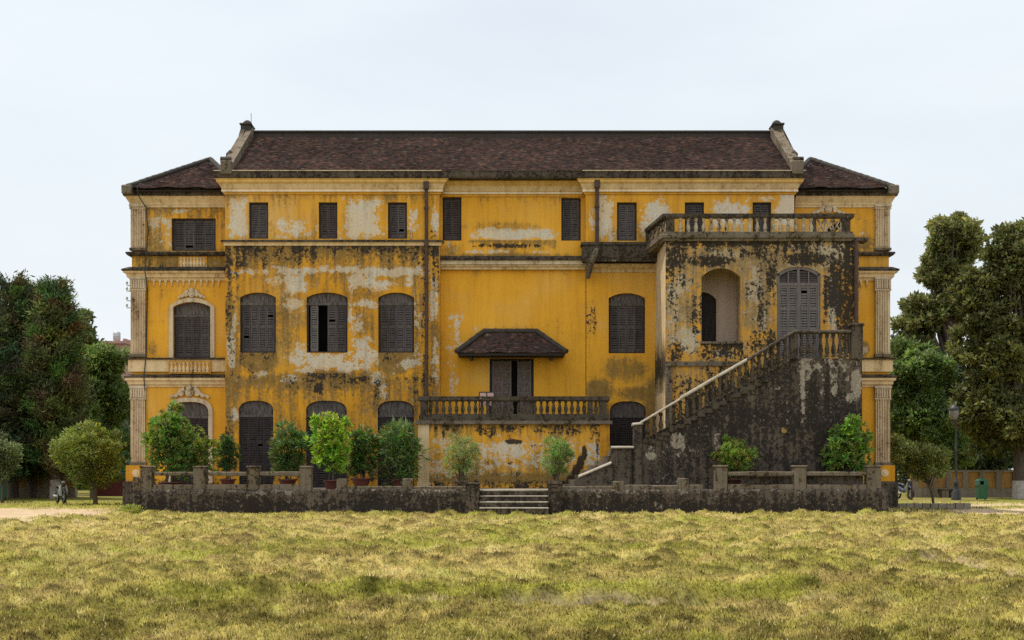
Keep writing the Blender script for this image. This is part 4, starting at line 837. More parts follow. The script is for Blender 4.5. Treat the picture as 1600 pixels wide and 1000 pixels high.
wall('porch_wall', M['porch'], HB, 1040, 1342, 372, 764, YP, [pa, pbx], pw, depth=.4, cell=.065)
xl, xr = X(1040, YP), X(1342, YP)
mb = MB()
sidep = [('r', 100, 100, 1, 1, 0)]
def side_wall(x, y0, y1, z0, z1, mat, patches_fn, flip):
    ys_ = np.linspace(y0, y1, 12); zs_ = np.linspace(z0, z1, 70); gy, gz = np.meshgrid(ys_, zs_); n = 12
    idx = np.arange(gy.size).reshape(70, 12); f = np.stack([idx[:-1, :-1], idx[:-1, 1:], idx[1:, 1:], idx[1:, :-1]], -1).reshape(-1, 4)
    if not flip: f = f[:, ::-1]
    me = fast_mesh('porch_wall', np.stack([np.full(gy.size, x), gy.ravel(), gz.ravel()], 1), f); wv = np.zeros((gy.size, 4)); wv[:, 3] = 1
    wv[:, :3] = patches_fn(gy.ravel(), gz.ravel()); colattr(me, 'wear', wv); return link('porch_wall', me, mat, HB)
side_wall(xl, YP + .001, YL, Z(764, YP), Z(374, YP), M['cream'], lambda y, z: np.stack([.35 + 0 * y, .15 + .5 * np.clip(1 - np.abs(z - 5.2) / 1.6, 0, 1), .75 * np.clip(1 - np.abs(z - 5.3) / 1.2, 0, 1)], 1), True)
side_wall(xr, YP + .001, YL, Z(764, YP), Z(374, YP), M['yellow_old'], lambda y, z: np.stack([.3 + 0 * y, .5 + 0 * z, .6 + 0 * z], 1), False)
mb = MB(); mb.box(xl + .01, xr - .01, YP + .38, YL - .01, 5.35, 5.55); mb.box(xl + .01, xr - .01, YP + .05, YL - .01, Z(374, YP) - .3, Z(374, YP) - .01); mb.box(X(1180, YP), X(1200, YP), YP + .4, YL - .02, 5.5, 9.6)
mb.build('porch_floor', M['cement'], HB)
YI = 50.5
mb = MB(); mb.box(X(1119, YI), X(1190, YI), YI, YI + .15, 5.56, 9.98)
n_ = 8; xa_, xb_ = X(1078, YI), X(1119, YI); zsp = Z(468, YI)
for i in range(n_):   # segmental head over the inner doorway
    a, b = xa_ + (xb_ - xa_) * i / n_, xa_ + (xb_ - xa_) * (i + 1) / n_; q0, q1 = (2 * i / n_ - 1), (2 * (i + 1) / n_ - 1)
    mb.prism([(a, zsp + float(arch_z(q0, .28, 'seg'))), (b, zsp + float(arch_z(q1, .28, 'seg'))), (b, 9.98), (a, 9.98)], YI, YI + .15)
mb.box(xl + .02, xa_, YI, YI + .15, 5.56, 9.98); mb.build('inner_wall', M['inner'], HB)
MB().box(xa_ + .01, xb_ - .01, YI + .152, YI + .17, 5.56, zsp + .25).build('inner_door', M['door_paint'], HB)
mb = MB(); mb.box(X(1168, YP) - .15, X(1168, YP), YP + .401, YL - .01, 5.551, 9.6); mb.build('inner_wall', M['inner'], HB)
# grey french window
x0, x1, z0, z1 = X(1214, YP), X(1282, YP), Z(561, YP), Z(417, YP); y = YP + .03; ah = 11 * YP / F; fr_ = None
mb = MB(); u = np.linspace(-1, 1, 21); c, hw = (x0 + x1) / 2, (x1 - x0) / 2
def archring(mb, c, hw, zs_, ah, wd, y0, y1):
    inn = [(c + q * (hw - wd), zs_ + float(arch_z(q, ah, 'seg')) - wd * .9) for q in u]; out = [(c + q * hw, zs_ + float(arch_z(q, ah, 'seg'))) for q in u]
    for i in range(20): mb.prism([inn[i], inn[i + 1], out[i + 1], out[i]], y0, y1)
zs_ = z1 - ah
mb.box(x0, x0 + .1, y, y + .1, z0, zs_); mb.box(x1 - .1, x1, y, y + .1, z0, zs_); archring(mb, c, hw, zs_, ah, .1, y, y + .1)
zb = Z(446, YP); mb.box(x0 + .1, x1 - .1, y + .002, y + .1, zb, zb + .1); mb.box(c - .05, c + .05, y - .004, y + .08, z0, zs_ + ah - .1)
for s in (-1, 1):
    xm = c + s * (hw - .1 + .05) / 2; mb.box(xm - .02, xm + .02, y + .01, y + .08, zb + .1, zs_ + ah * .8 - .12)
fw_ = mb.build('french_window', M['shutter_pale'], HB); fw_['label'] = 'pale grey arched french window on the stair landing'
for s in (0, 1):
    a, b = (x0 + .1, c - .05) if s == 0 else (c + .05, x1 - .1); md = (a + b) / 2; mb = MB()
    for q, r in ((a, md), (md, b)): slatted(mb, q + .003, r - .003, y + .02, z0, zb, .045, .085, (.38, .66))
    mb.build('shutter', M['shutter_pale'], fw_)
mb = MB()
for a, b in ((x0 + .1, c - .05), (c + .05, x1 - .1)): slatted(mb, a, b, y + .05, zb + .1, zs_ + .12, .03, .08)
mb.build('transom', M['shutter'], fw_)
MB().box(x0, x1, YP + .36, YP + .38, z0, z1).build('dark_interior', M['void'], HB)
# ledge and panel below the arch, left pier strip
mb = MB(); mb.box(xl - .02, X(1157, YP), YP - .09, YP, Z(572, YP), Z(565, YP)); mb.box(X(1094, YP), X(1159, YP), YP - .05, YP + .1, Z(537, YP), Z(533.5, YP)); mb.build('porch_ledge', M['cement'], HB)
mb = MB(); mb.box(xl - .01, X(1050, YP), YP - .06, YP, Z(740, YP), Z(572.2, YP)); mb.build('porch_pier', M['cement'], HB)
mb = MB(); mb.box(xl - .03, xl, YP + .7, YP + 2.6, Z(700, YP), Z(612, YP)); mb.build('side_door', M['cream'], HB)
# balcony slab with balustrade
bl0 = (X(1012, 52), 52.0); pts = [bl0, (xl - .02, YP - .06), (X(1328, YP), YP - .06), (X(1328, YP), 52.0)]
zs0, zs1, zr0, zr1 = Z(375, YP), Z(363, YP), Z(341.5, YP), Z(335, YP)
MB().sweep(pts, [(-.3, zs0 - .06), (.05, zs0 - .05), (.07, zs0 + .02), (.14, zs0 + .06), (.14, zs0 + .16), (.09, zs0 + .2), (.09, zs1), (-.3, zs1)]).build('balcony_slab', M['cement'], HB)
mb = MB(); mb.add([(p[0], p[1], zs1 - .02) for p in pts], [(0, 1, 2, 3)]); mb.build('balcony_floor', M['cement'], HB)
ba = MB().sweep(pts, [(-.12, zr0), (.1, zr0), (.12, zr0 + .05), (.12, zr1), (-.12, zr1)]).build('balustrade', M['balustrade'], HB)
for (px, y_) in ((1047, YP - .06), (1321, YP - .06)): q = X(px, YP); MB().box(q - .15, q + .15, y_ - .07, y_ + .13, zs1 + .002, zr0 - .002).build('post', M['balustrade'], ba)
MB().box(X(1272, YP) - .06, X(1272, YP) + .06, YP - .1, YP + .04, zs1 + .002, zr0 - .002).build('post', M['balustrade'], ba); MB().box(bl0[0] - .08, bl0[0] + .1, 51.75, 52, zs1 + .002, zr0 - .002).build('post', M['balustrade'], ba)
b0 = baluster('baluster', (X(1063, YP), YP - .06, zs1), zr0 - zs1, .085, 'stained', ba)
for i in range(1, 18): dup(b0, ((X(1063 + i * 12.0, YP) - X(1063, YP)), 0, 0))
mb = MB(); xa_, xb_ = X(1276, YP), X(1313, YP)
for i in range(3):
    a = xa_ + (xb_ - xa_) * i / 3; b = xa_ + (xb_ - xa_) * (i + 1) / 3
    for s in (0, 1): mb.tube([(a, YP - .05, zs1 if s else zr0), (b, YP - .05, zr0 if s else zs1)], .035, 6)
    mb.box(b - .025, b + .025, YP - .09, YP - .02, zs1, zr0)
mb.build('lattice', M['stained'], ba)
mb = MB()
for i in range(4):
    t0, t1 = (i + .15) / 4, (i + 1) / 4; p = Vector(bl0).lerp(Vector((xl, YP)), t0); q = Vector(bl0).lerp(Vector((xl, YP)), t1)
    mb.tube([(p.x, p.y, zs1), (q.x, q.y, zr0)], .035, 6); mb.tube([(p.x, p.y, zr0), (q.x, q.y, zs1)], .035, 6); mb.tube([(p.x, p.y, zr0), (p.x, p.y, zs1)], .03, 6)
mb.build('lattice', M['cement'], ba)
mb = MB(); mb.rough(X(1325, YP), X(1356, YP), YP - .1, YP + .6, Z(377, YP), Z(371, YP), .02, .004); mb.build('ledge', M['dark'], HB)
x = X(1336.5, YP); MB().tube([(x, YP - .1, Z(376, YP)), (x, YP - .1, Z(440, YP)), (x + .01, YP - .1, Z(512, YP))], .075, 9).build('drainpipe', M['rust'], HB)

# ---- outside staircase
YS = 47.4
swp = [('R', 1245, 1345, 556, 150, .34), ('R', 1100, 1245, 600, 130, .16), ('B', 957, 1347, 640, 160, .2), ('r', 1058, 690, 14, 12, .55), ('r', 1018, 712, 10, 7, .6), ('r', 1040, 700, 40, 18, .3), ('r', 1090, 705, 16, 12, .28), ('r', 1120, 690, 8, 14, .42), ('r', 1254, 590, 4, 40, .70), ('r', 1262, 570, 6, 24, .55), ('r', 1276, 565, 8, 14, .42), ('r', 1338, 600, 8, 22, .75), ('r', 1303, 608, 5, 6, .65), ('r', 1330, 620, 8, 8, .55), ('r', 1322, 568, 6, 8, .5), ('r', 1255, 640, 4, 30, .35), ('r', 1310, 565, 20, 4, .4), ('g', 1200, 690, 60, 60, .15), ('r', 1231, 640, 2, 40, .3),
       ('b', 1200, 640, 150, 80, .12), ('b', 1290, 660, 50, 60, .2), ('r', 1000, 740, 60, 14, .15), ('b', 1075, 712, 10, 30, .2)]
k = YS / F
def stair_side():
    poly_top = lambda px: 699 if px < 989 else (560 if px > 1240 else 690 - (px - 1000) * (690 - 560) / 240 if px > 1000 else 690)
    xs_ = np.arange(957, 1347.1, 2.6); V = []; fs = []; rows = 40
    for px in xs_:
        tp = poly_top(px)
        for j in range(rows + 1): py = 768 + (tp - 768) * j / rows; V.append((X(px, YS), YS, Z(py, YS)))
    V = np.array(V)
    for i in range(len(xs_) - 1):
        for j in range(rows): a = i * (rows + 1) + j; fs.append((a, a + rows + 1, a + rows + 2, a + 1))
    me = fast_mesh('staircase', V, np.array(fs)); colattr(me, 'wear', wear_arr(V[:, 0] * F / YS + 800, HZ - (V[:, 2] - EYE) * F / YS, swp))
    return link('staircase', me, M['dark'], HB)
st = stair_side()
mb = MB()   # the solid flight behind the side wall: steps, landing, end wall
nst = 19; xa_, xb_ = X(1000, YS), X(1240, YS); za, zb_ = Z(699, YS), Z(561, YS)
for i in range(nst):
    mb.box(xa_ + (xb_ - xa_) * i / nst, xb_ if i == nst - 1 else xa_ + (xb_ - xa_) * (i + 1) / nst, YS + .004, YP - .003, .7, za + (zb_ - za) * (i + 1) / nst)
mb.box(xb_ + .002, X(1347, YS), YS + .004, YP - .003, .7, zb_ - .02); mb.box(X(957, YS), xa_ - .002, YS + .004, YP - .1, .7, za - .05)
for i in range(8): mb.box(X(880, YS) + i * .24, X(880, YS) + (i + 1) * .24 - .001, YS + .2, YP - .1, .7, .78 + (i + 1) * .17)
mb.build('steps', M['cement'], st)
mb = MB()   # stepped string course below the balusters
for i in range(17):
    t0 = i / 17.; px = 1012 + (1200 - 1012) * t0; px2 = px + 12.5; py = 690 - (px - 1000) * .5417 + 4
    mb.rough(X(px, YS), X(px2, YS), YS - .07, YS + .02, Z(py + 6, YS), Z(py - 1 - 4 * (i % 2), YS), .02, .01)
mb.build('string_course', M['balustrade'], st)
def strip(pts, Y0, Y1, th, name, mat, par):
    mb = MB(); yc, hy = (Y0 + Y1) / 2, (Y1 - Y0) / 2
    prof = [(-hy * .75, -th), (-hy, -th * .8), (-hy, -th * .5), (-hy * .86, -th * .2), (-hy * .6, -th * .03), (0, th * .08), (hy * .6, -th * .03), (hy, -th * .5), (hy * .75, -th)]
    for (a, b), (c_, d) in zip(pts[:-1], pts[1:]):
        P0, P1 = (X(a, YS), Z(b, YS)), (X(c_, YS), Z(d, YS)); n = len(prof)
        vs = [(P0[0], yc + o, P0[1] + q) for o, q in prof] + [(P1[0], yc + o, P1[1] + q) for o, q in prof]
        mb.add(vs, [(k_, k_ + n, (k_ + 1) % n + n, (k_ + 1) % n) for k_ in range(n)] + [tuple(range(n)), tuple(range(2 * n - 1, n - 1, -1))])
    return mb.build(name, M[mat], par)
hr = strip([(1000, 659), (1062, 622)], YS - .16, YS + .12, .09, 'handrail', 'coping', st)
strip([(1062.2, 620), (1110, 592)], YS - .18, YS + .14, .13, 'handrail', 'coping', st); strip([(1110.2, 592), (1166, 560)], YS - .17, YS + .12, .12, 'handrail', 'coping', st)
strip([(1166.2, 560.5), (1240, 516)], YS - .16, YS + .12, .12, 'handrail', 'balustrade', st); strip([(1240.2, 516), (1330, 516)], YS - .16, YS + .12, .12, 'handrail', 'balustrade', st)  # sun and porch shadow put into the handrail colours: pale lower part, dark upper
b0 = None
for i in range(22):
    px = 1012 + i * 10.2; tb = 690 - (px - 1000) * .5417 + 1; tt = 659 - (px - 1000) * .596 + 5
    if b0 is None: b0 = baluster('baluster', (X(px, YS), YS - .02, Z(tb, YS)), Z(tt, YS) - Z(tb, YS), .085, 'balustrade', st); px0_, tb0 = px, tb; h0 = Z(tt, YS) - Z(tb, YS)
    else:
        c_ = dup(b0, (0, 0, 0)); h1 = Z(tt, YS) - Z(tb, YS); s_ = h1 / h0
        # scale about its own foot
        zb0 = Z(tb0, YS); c_.scale = (1, 1, s_); c_.location = (X(px, YS) - X(px0_, YS), 0, Z(tb, YS) - zb0 * s_)
b1 = baluster('baluster', (X(1252, YS), YS - .02, Z(558, YS)), Z(521, YS) - Z(558, YS), .085, 'balustrade', st)
for i in range(1, 8): dup(b1, (X(1252 + i * 10, YS) - X(1252, YS), 0, 0))
mb = MB(); mb.rough(X(1329, YS), X(1347, YS), YS - .14, YS + .25, Z(562, YS), Z(510, YS), .02, .006); mb.rough(X(1327, YS), X(1349, YS), YS - .18, YS + .28, Z(510, YS) + .002, Z(507, YS) + .03, .02, .006); mb.build('newel', M['dark'], st); mb = MB()
mb.rough(X(1234, YS), X(1246, YS), YS - .1, YS + .18, Z(562, YS), Z(521, YS), .02, .006); mb.build('newel', M['dark'], st); mb = MB()
mb.rough(X(989.5, YS), X(1003, YS), YS - .1, YS + .3, Z(768, YS), Z(665, YS), .02, .006); mb.build('newel', M['dark'], st)
strip([(988, 661), (1004, 659.5)], YS - .17, YS + .4, .10, 'newel_cap', 'coping', st)
mb = MB(); mb.rough(X(955, YS), X(965, YS), YS - .06, YS + .3, Z(730, YS), Z(700.5, YS), .02, .006); mb.rough(X(965.5, YS), X(989, YS), YS - .02, YS + .25, Z(766, YS), Z(700.5, YS), .02, .004)
mb.prism([(X(902, YS), .75), (X(957, YS), .75), (X(957, YS), Z(725, YS)), (X(905, YS), Z(745, YS))], YS - .03, YS + .2); mb.build('low_parapet', M['dark'], st)
strip([(904, 742.5), (955, 721)], YS - .14, YS + .3, .10, 'coping', 'coping', st); strip([(955, 697), (990, 697)], YS - .14, YS + .4, .09, 'coping', 'coping', st)
mb = MB()
for px, r in ((1225, .11), (1300, .10)): mb.tube([(X(px, YS), YS + .02, Z(672, YS)), (X(px, YS), YS - .05, Z(672, YS))], r, 14)
mb.build('boss', M['bossy'], st)

# ---- balcony platform in the middle
YM = 50.0
pp = [('G', 654, 952, 662, 40, .6), ('B', 672, 952, 664, 26, .50), ('B', 654, 952, 735, 40, .3), ('R', 672, 940, 690, 60, .3), ('r', 800, 712, 150, 26, .46), ('r', 690, 690, 20, 10, .45), ('r', 800, 705, 30, 16, .60), ('r', 930, 715, 20, 30, .6), ('r', 700, 735, 60, 12, .5), ('g', 800, 748, 160, 10, .72), ('b', 800, 758, 160, 8, .50), ('g', 750, 730, 50, 14, .45), ('g', 850, 728, 40, 16, .5), ('g', 680, 700, 12, 40, .3),
      ('b', 760, 674, 15, 7, .66), ('b', 766, 678, 8, 10, .5), ('b', 803, 671, 7, 5, .62), ('b', 803, 690, 13, 4, .85), ('b', 842, 673, 16, 3, .60), ('b', 893, 674, 14, 7, .66), ('b', 862, 676, 22, 2.5, .55), ('b', 838, 697, 22, 3, .5), ('b', 934, 690, 4, 36, .66), ('b', 925, 680, 8, 8, .45), ('b', 691, 680, 6, 12, .42), ('b', 795, 723, 14, 2, .5), ('b', 715, 678, 22, 2, .5), ('b', 766, 722, 6, 6, .45), ('g', 840, 720, 12, 18, .5),
      ('b', 900, 740, 6, 13, 1.2), ('b', 907, 724, 5, 12, 1.2), ('b', 913, 708, 4, 10, 1.2), ('b', 894, 752, 8, 8, 1.2)]  # dark slanted wedge at the right of the platform face, in the black channel
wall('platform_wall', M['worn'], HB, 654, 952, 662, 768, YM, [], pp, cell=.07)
x0, x1 = X(654, YM), X(952, YM)
mb = MB(); mb.box(x0, x0 + .02, YM + .003, YL, .7, Z(662, YM)); mb.box(x1 - .02, x1, YM + .003, YL, .7, Z(662, YM)); mb.build('platform_side', M['yellow_old'], HB)
mb = MB(); mb.box(x0 - .02, x0 + .40, YM - .05, YM, .9, Z(663, YM)); mb.box(x0 - .05, x0 + .46, YM - .09, YM, .75, 1.0); pl = mb.build('platform_pilaster', M['cream'], HB)
mb = MB(); mb.box(x1 - .36, x1 + .01, YM - .03, YM, .9, Z(663, YM)); mb.build('platform_pilaster', M['yellow_old'], HB)
zf = Z(657.5, YM)
MB().box(x0 - .1, x1 + .1, YM - .16, YL - .004, Z(663, YM) + .003, zf).build('platform_slab', M['cement'], HB)
Yb = YM - .02
bb = MB(); zt0, zt1 = Z(627, Yb), Z(619.5, Yb); zb0 = Z(647, Yb)
pt2 = [(x0 + .1, YL - .02), (x0 + .1, Yb), (x1 - .1, Yb), (x1 - .1, YL - .02)]
bb.sweep(pt2, [(-.12, zt0), (.08, zt0), (.12, zt0 + .04), (.12, zt1), (-.12, zt1)]); bb.sweep(pt2, [(-.1, zf + .002), (.08, zf + .002), (.07, zb0), (-.1, zb0)])
bal = bb.build('balustrade', M['balustrade'], HB); bal['label'] = 'blackened balustrade of the middle balcony'
for a, b in ((657, 668), (768, 775), (823, 832), (918, 926), (937, 947)): MB().box(X(a, Yb), X(b, Yb), Yb - .05, Yb + .1, zb0 + .002, zt0 - .002).build('post', M['balustrade'], bal)
BPQ = [(.07, 0), (.07, .05), (.055, .06), (.085, .18), (.10, .30), (.085, .42), (.05, .58), (.045, .66), (.07, .70), (.07, .74), (.075, .75), (.075, .8)]
def fatbal(px):
    mb = MB(); hh = zt0 - zb0; s = hh / .8; mb.lathe([(a * .82, z * s) for a, z in BPQ], (X(px, Yb), Yb, zb0), 10); return mb.build('baluster', M['balustrade'], bal)
f0 = fatbal(672.5)
for px in [682.7, 692.9, 703.1, 713.3, 723, 733, 743, 753, 763, 780, 790, 800, 810, 819, 836, 845.6, 855.2, 864.8, 874.4, 884, 893.6, 903.2, 912.5, 931]: dup(f0, (X(px, Yb) - X(672.5, Yb), 0, 0))
# pink notice board standing behind the balustrade
nb = thing('notice_board', 'pale pink notice board in a dark frame behind the balcony balustrade', 'sign', (X(760, 50.6), 50.6, zf))
mb = MB(); a, b, c_, d = X(748, 50.6), X(773, 50.6), Z(619.5, 50.6) - .35, Z(612, 50.6)
for q in (a, (a + b) / 2 - .02, b - .04): mb.box(q, q + .04, 50.58, 50.62, zf + .001, d)
mb.box(a + .04, b - .04, 50.583, 50.617, d - .04, d - .001); mb.build('board_frame', M['iron'], nb)
MB().box(a + .042, b - .042, 50.59, 50.61, c_, d - .042).build('board', M['pink'], nb)

# ------------------------------------------------------------------ terrace with its old wall
YT = 46.0; ZT = .78
xl, xr = X(216, YT), X(1384, YT)
mb = MB(); mb.box(xl + .1, xr - .1, YT + .45, 53, -.3, ZT); mb.build('terrace', M['pave'], None, 'structure')
tw = thing('terrace_wall', 'low blackened stone terrace wall with posts and broken rails along the lawn', 'wall', (0, YT, 0))
def tw_face(a, b, name='retaining_wall'):
    xs_ = np.linspace(X(a, YT), X(b, YT), max(2, int((b - a) / 6))); zs_ = np.linspace(-.3, ZT + .02, 9); V = []
    for z in zs_:
        j = (fbm(xs_ * 2.2, xs_ * 0 + z * 2.2 + 9, 5, 3) - .5) * .16
        for x_, q in zip(xs_, j): V.append((x_, YT + q - .03 * (z < .2), z + (.03 * (vnoise(np.array([x_ * 1.7]), np.array([3.]), 8)[0] - .5) if z == zs_[-1] else 0)))
    n = len(xs_); k_ = len(V)
    for x_ in xs_: V.append((x_, YT + .5, ZT + .012))
    fs = [(r * n + i, r * n + i + 1, (r + 1) * n + i + 1, (r + 1) * n + i) for r in range(9) for i in range(n - 1)]
    # end caps
    fs2 = []
    me = fast_mesh(name, V, np.array(fs), False); wv = np.zeros((len(V), 4)); P_ = np.array(V)
    wv[:, 0] = .34 * np.clip((P_[:, 2] - .55) / .2, 0, 1) + .25 * np.clip(fbm(P_[:, 0] * .9, P_[:, 2] * 2, 77) - .45, 0, 1) * 2; wv[:, 2] = .30 * np.clip(1 - P_[:, 2] / .5, 0, 1); wv[:, 3] = 1
    colattr(me, 'wear', wv); return link(name, me, M['soil_stone'], tw)
tw_face(216, 750); tw_face(858, 1382)
mb = MB(); mb.rough(X(216, YT) - .02, X(216, YT) + .3, YT + .05, 53, -.3, ZT - .01, .04, .01); mb.rough(X(1382, YT) - .3, X(1382, YT) + .02, YT + .05, 53, -.3, ZT - .01, .04, .01); mb.build('side_wall', M['soil_stone'], tw)
def post(a, b, t, c=True, base=768):
    mb = MB(); mb.rough(X(a, YT), X(b, YT), YT + .02, YT + .42, Z(base, YT), Z(t + (3 if c else 0), YT), .025, .012)
    if c: mb.rough(X(a - 1.5, YT), X(b + 1.5, YT), YT - .02, YT + .46, Z(t + 3, YT) + .002, Z(t, YT), .02, .01)
    mb.build('post', M['cement'], tw)
for a, b in ((219, 237), (302, 320), (386, 404), (468, 486)): post(a, b, 728)
for a, b, t_ in ((207, 219, 745), (525, 541, 748), (628.5, 644, 748), (958.5, 975, 752), (1060, 1076, 747)): post(a, b, t_, False)
for a, b in ((1118, 1137), (1241, 1260), (1355, 1377)): post(a, b, 727)
def rail(a, b, t0, t1, dy=0, mat='cement'):
    mb = MB(); n = max(1, int((b - a) / 30))
    for i in range(n): p, q = a + (b - a) * i / n, a + (b - a) * (i + 1) / n; mb.rough(X(p, YT), X(q, YT) + .004, YT + .06 + dy, YT + .34, Z(t1 + random.uniform(-.4, .4), YT), Z(t0 + random.uniform(-.6, .6), YT), .02, .008)
    mb.build('rail', M[mat], tw)
for a, b in ((237.5, 301.5), (320.5, 385.5), (404.5, 467.5), (1137.5, 1240.5), (1260.5, 1354.5)): rail(a, b, 737, 743.5); rail(a, b, 757, 765.5, -.03)
rail(541.5, 628, 760, 767); rail(644.5, 728, 760, 767); rail(487, 524.5, 764.5, 767.5); rail(876, 958, 760, 767); rail(975.5, 1059.5, 758, 767); rail(1076.5, 1099, 757, 767)
mb = MB(); mb.rough(X(1258, YT), X(1352, YT), YT + .30, YT + .42, Z(757, YT), Z(744, YT), .02, .01); mb.rough(X(1160, YT), X(1238, YT), YT + .33, YT + .42, Z(757, YT), Z(744, YT), .02, .01); mb.build('infill', M['dark'], tw)
for a, b in ((728, 749), (857, 876)):
    mb = MB(); mb.rough(X(a, YT), X(b, YT), YT - .25, YT + .5, -.25, Z(757, YT), .03, .012); mb.rough(X(a - 2, YT), X(b + 2, YT), YT - .3, YT + .55, Z(757, YT) + .002, Z(754, YT), .02, .01); mb.build('pier', M['soil_stone'], tw)
mb = MB(); mb.rough(X(1366, YT), X(1389, YT), YT - .1, YT + .4, .0, Z(764, YT), .12, .06); mb.rough(X(1370, YT), X(1385, YT), YT - .15, YT + .3, -.25, .2, .1, .05); mb.build('broken_corner', M['soil_stone'], tw); mb = MB(); mb.rough(X(206, YT), X(222, YT), YT - .05, YT + .5, -.2, Z(770, YT), .1, .05); mb.rough(X(211, YT), X(226, YT), YT - .12, YT + .2, -.2, .3, .08, .05)
mb.build('broken_corner', M['soil_stone'], tw)
stp = thing('garden_steps', 'short flight of worn stone steps between the two terrace piers', 'steps', (X(804, YT), YT, 0))
for i in range(4):
    z1 = ZT * (i + 1) / 4; mb = MB(); yf = YT - .72 + .3 * i
    mb.rough(X(749.5, YT), X(856.5, YT), yf + .03, YT + .5 if i == 3 else yf + .38, z1 - ZT / 4 - (.2 if i == 0 else .0) + .002, z1 - .05, .012, .006); o = mb.build('step', M['soil_stone'], stp)
    mb = MB(); mb.rough(X(749.5, YT), X(856.5, YT), yf, YT + .5 if i == 3 else yf + .40, z1 - .048, z1, .018, .006); mb.build('tread', M['coping'], o)

# ------------------------------------------------------------------ plants
def leafset(cent, size, out, up=.3, wide=.4, droop=0., cval=(.06, .12, .02), var=.35, hue=.12):
    """leaf blades: base points, outward directions -> (verts, faces, tint)"""
    n = len(cent); d = out + rng.normal(0, .55, (n, 3)) + np.array([0, 0, up]); d[:, 2] -= droop; d /= np.linalg.norm(d, axis=1)[:, None] + 1e-9
    a = rng.normal(0, 1, (n, 3)); s = np.cross(d, a); s /= np.linalg.norm(s, axis=1)[:, None] + 1e-9; nn = np.cross(s, d)
    L = (size * (.6 + .8 * rng.random(n)))[:, None]; W = L * wide * .5
    tip = cent + d * L + nn * L * -.12; mid = cent + d * L * .5 + nn * L * .06
    v = np.stack([cent, mid + s * W, tip, mid - s * W], 1).reshape(-1, 3)
    f = np.arange(n * 4).reshape(-1, 4)
    c = np.array(cval)[None] * (1 + var * rng.normal(0, 1, (n, 1)).clip(-1.5, 1.8)); c[:, 0] *= 1 + hue * rng.normal(0, 1, n).clip(-1.5, 2); c = c.clip(.004, .6)
    t = np.ones((n, 4, 7)); t[:, :, :3] = c[:, None]; on = out / (np.linalg.norm(out, axis=1)[:, None] + 1e-6) + np.array([0, 0, .15]); t[:, :, 4:7] = on[:, None]
    return v, f, t.reshape(-1, 7)
def join(parts):
    V, Fc, T = [], [], []; n = 0
    for v, f, t in parts: V.append(v); Fc.append(f + n); T.append(t); n += len(v)
    return np.concatenate(V), np.concatenate(Fc), np.concatenate(T)
def foliage(name, parts, mat, parent):
    v, f, t = join(parts); me = fast_mesh(name, v, f); colattr(me, 'tint', t[:, :4]); vecattr(me, 'dome', t[:, 4:7]); return link(name, me, M[mat], parent)
def ball(n, c, r, shell=.55):
    d = rng.normal(0, 1, (n, 3)); d /= np.linalg.norm(d, axis=1)[:, None]; k = (shell + (1 - shell) * rng.random(n)) ** .7; k = np.where(rng.random(n) < .22, k * (1 + .55 * rng.random(n)), k)
    return np.array(c) + d * np.array(r) * k[:, None], d
def pot(parent, c, r, h, mat='terracotta', low=False):
    mb = MB(); pr = [(r * .62, 0), (r * .72, h * .3), (r * .9, h * .78), (r * .98, h * .84), (r * 1.06, h * .86), (r * 1.06, h), (r * .92, h), (r * .9, h * .86)]
    mb.lathe(pr, c, 16); mb.build('pot', M[mat], parent)
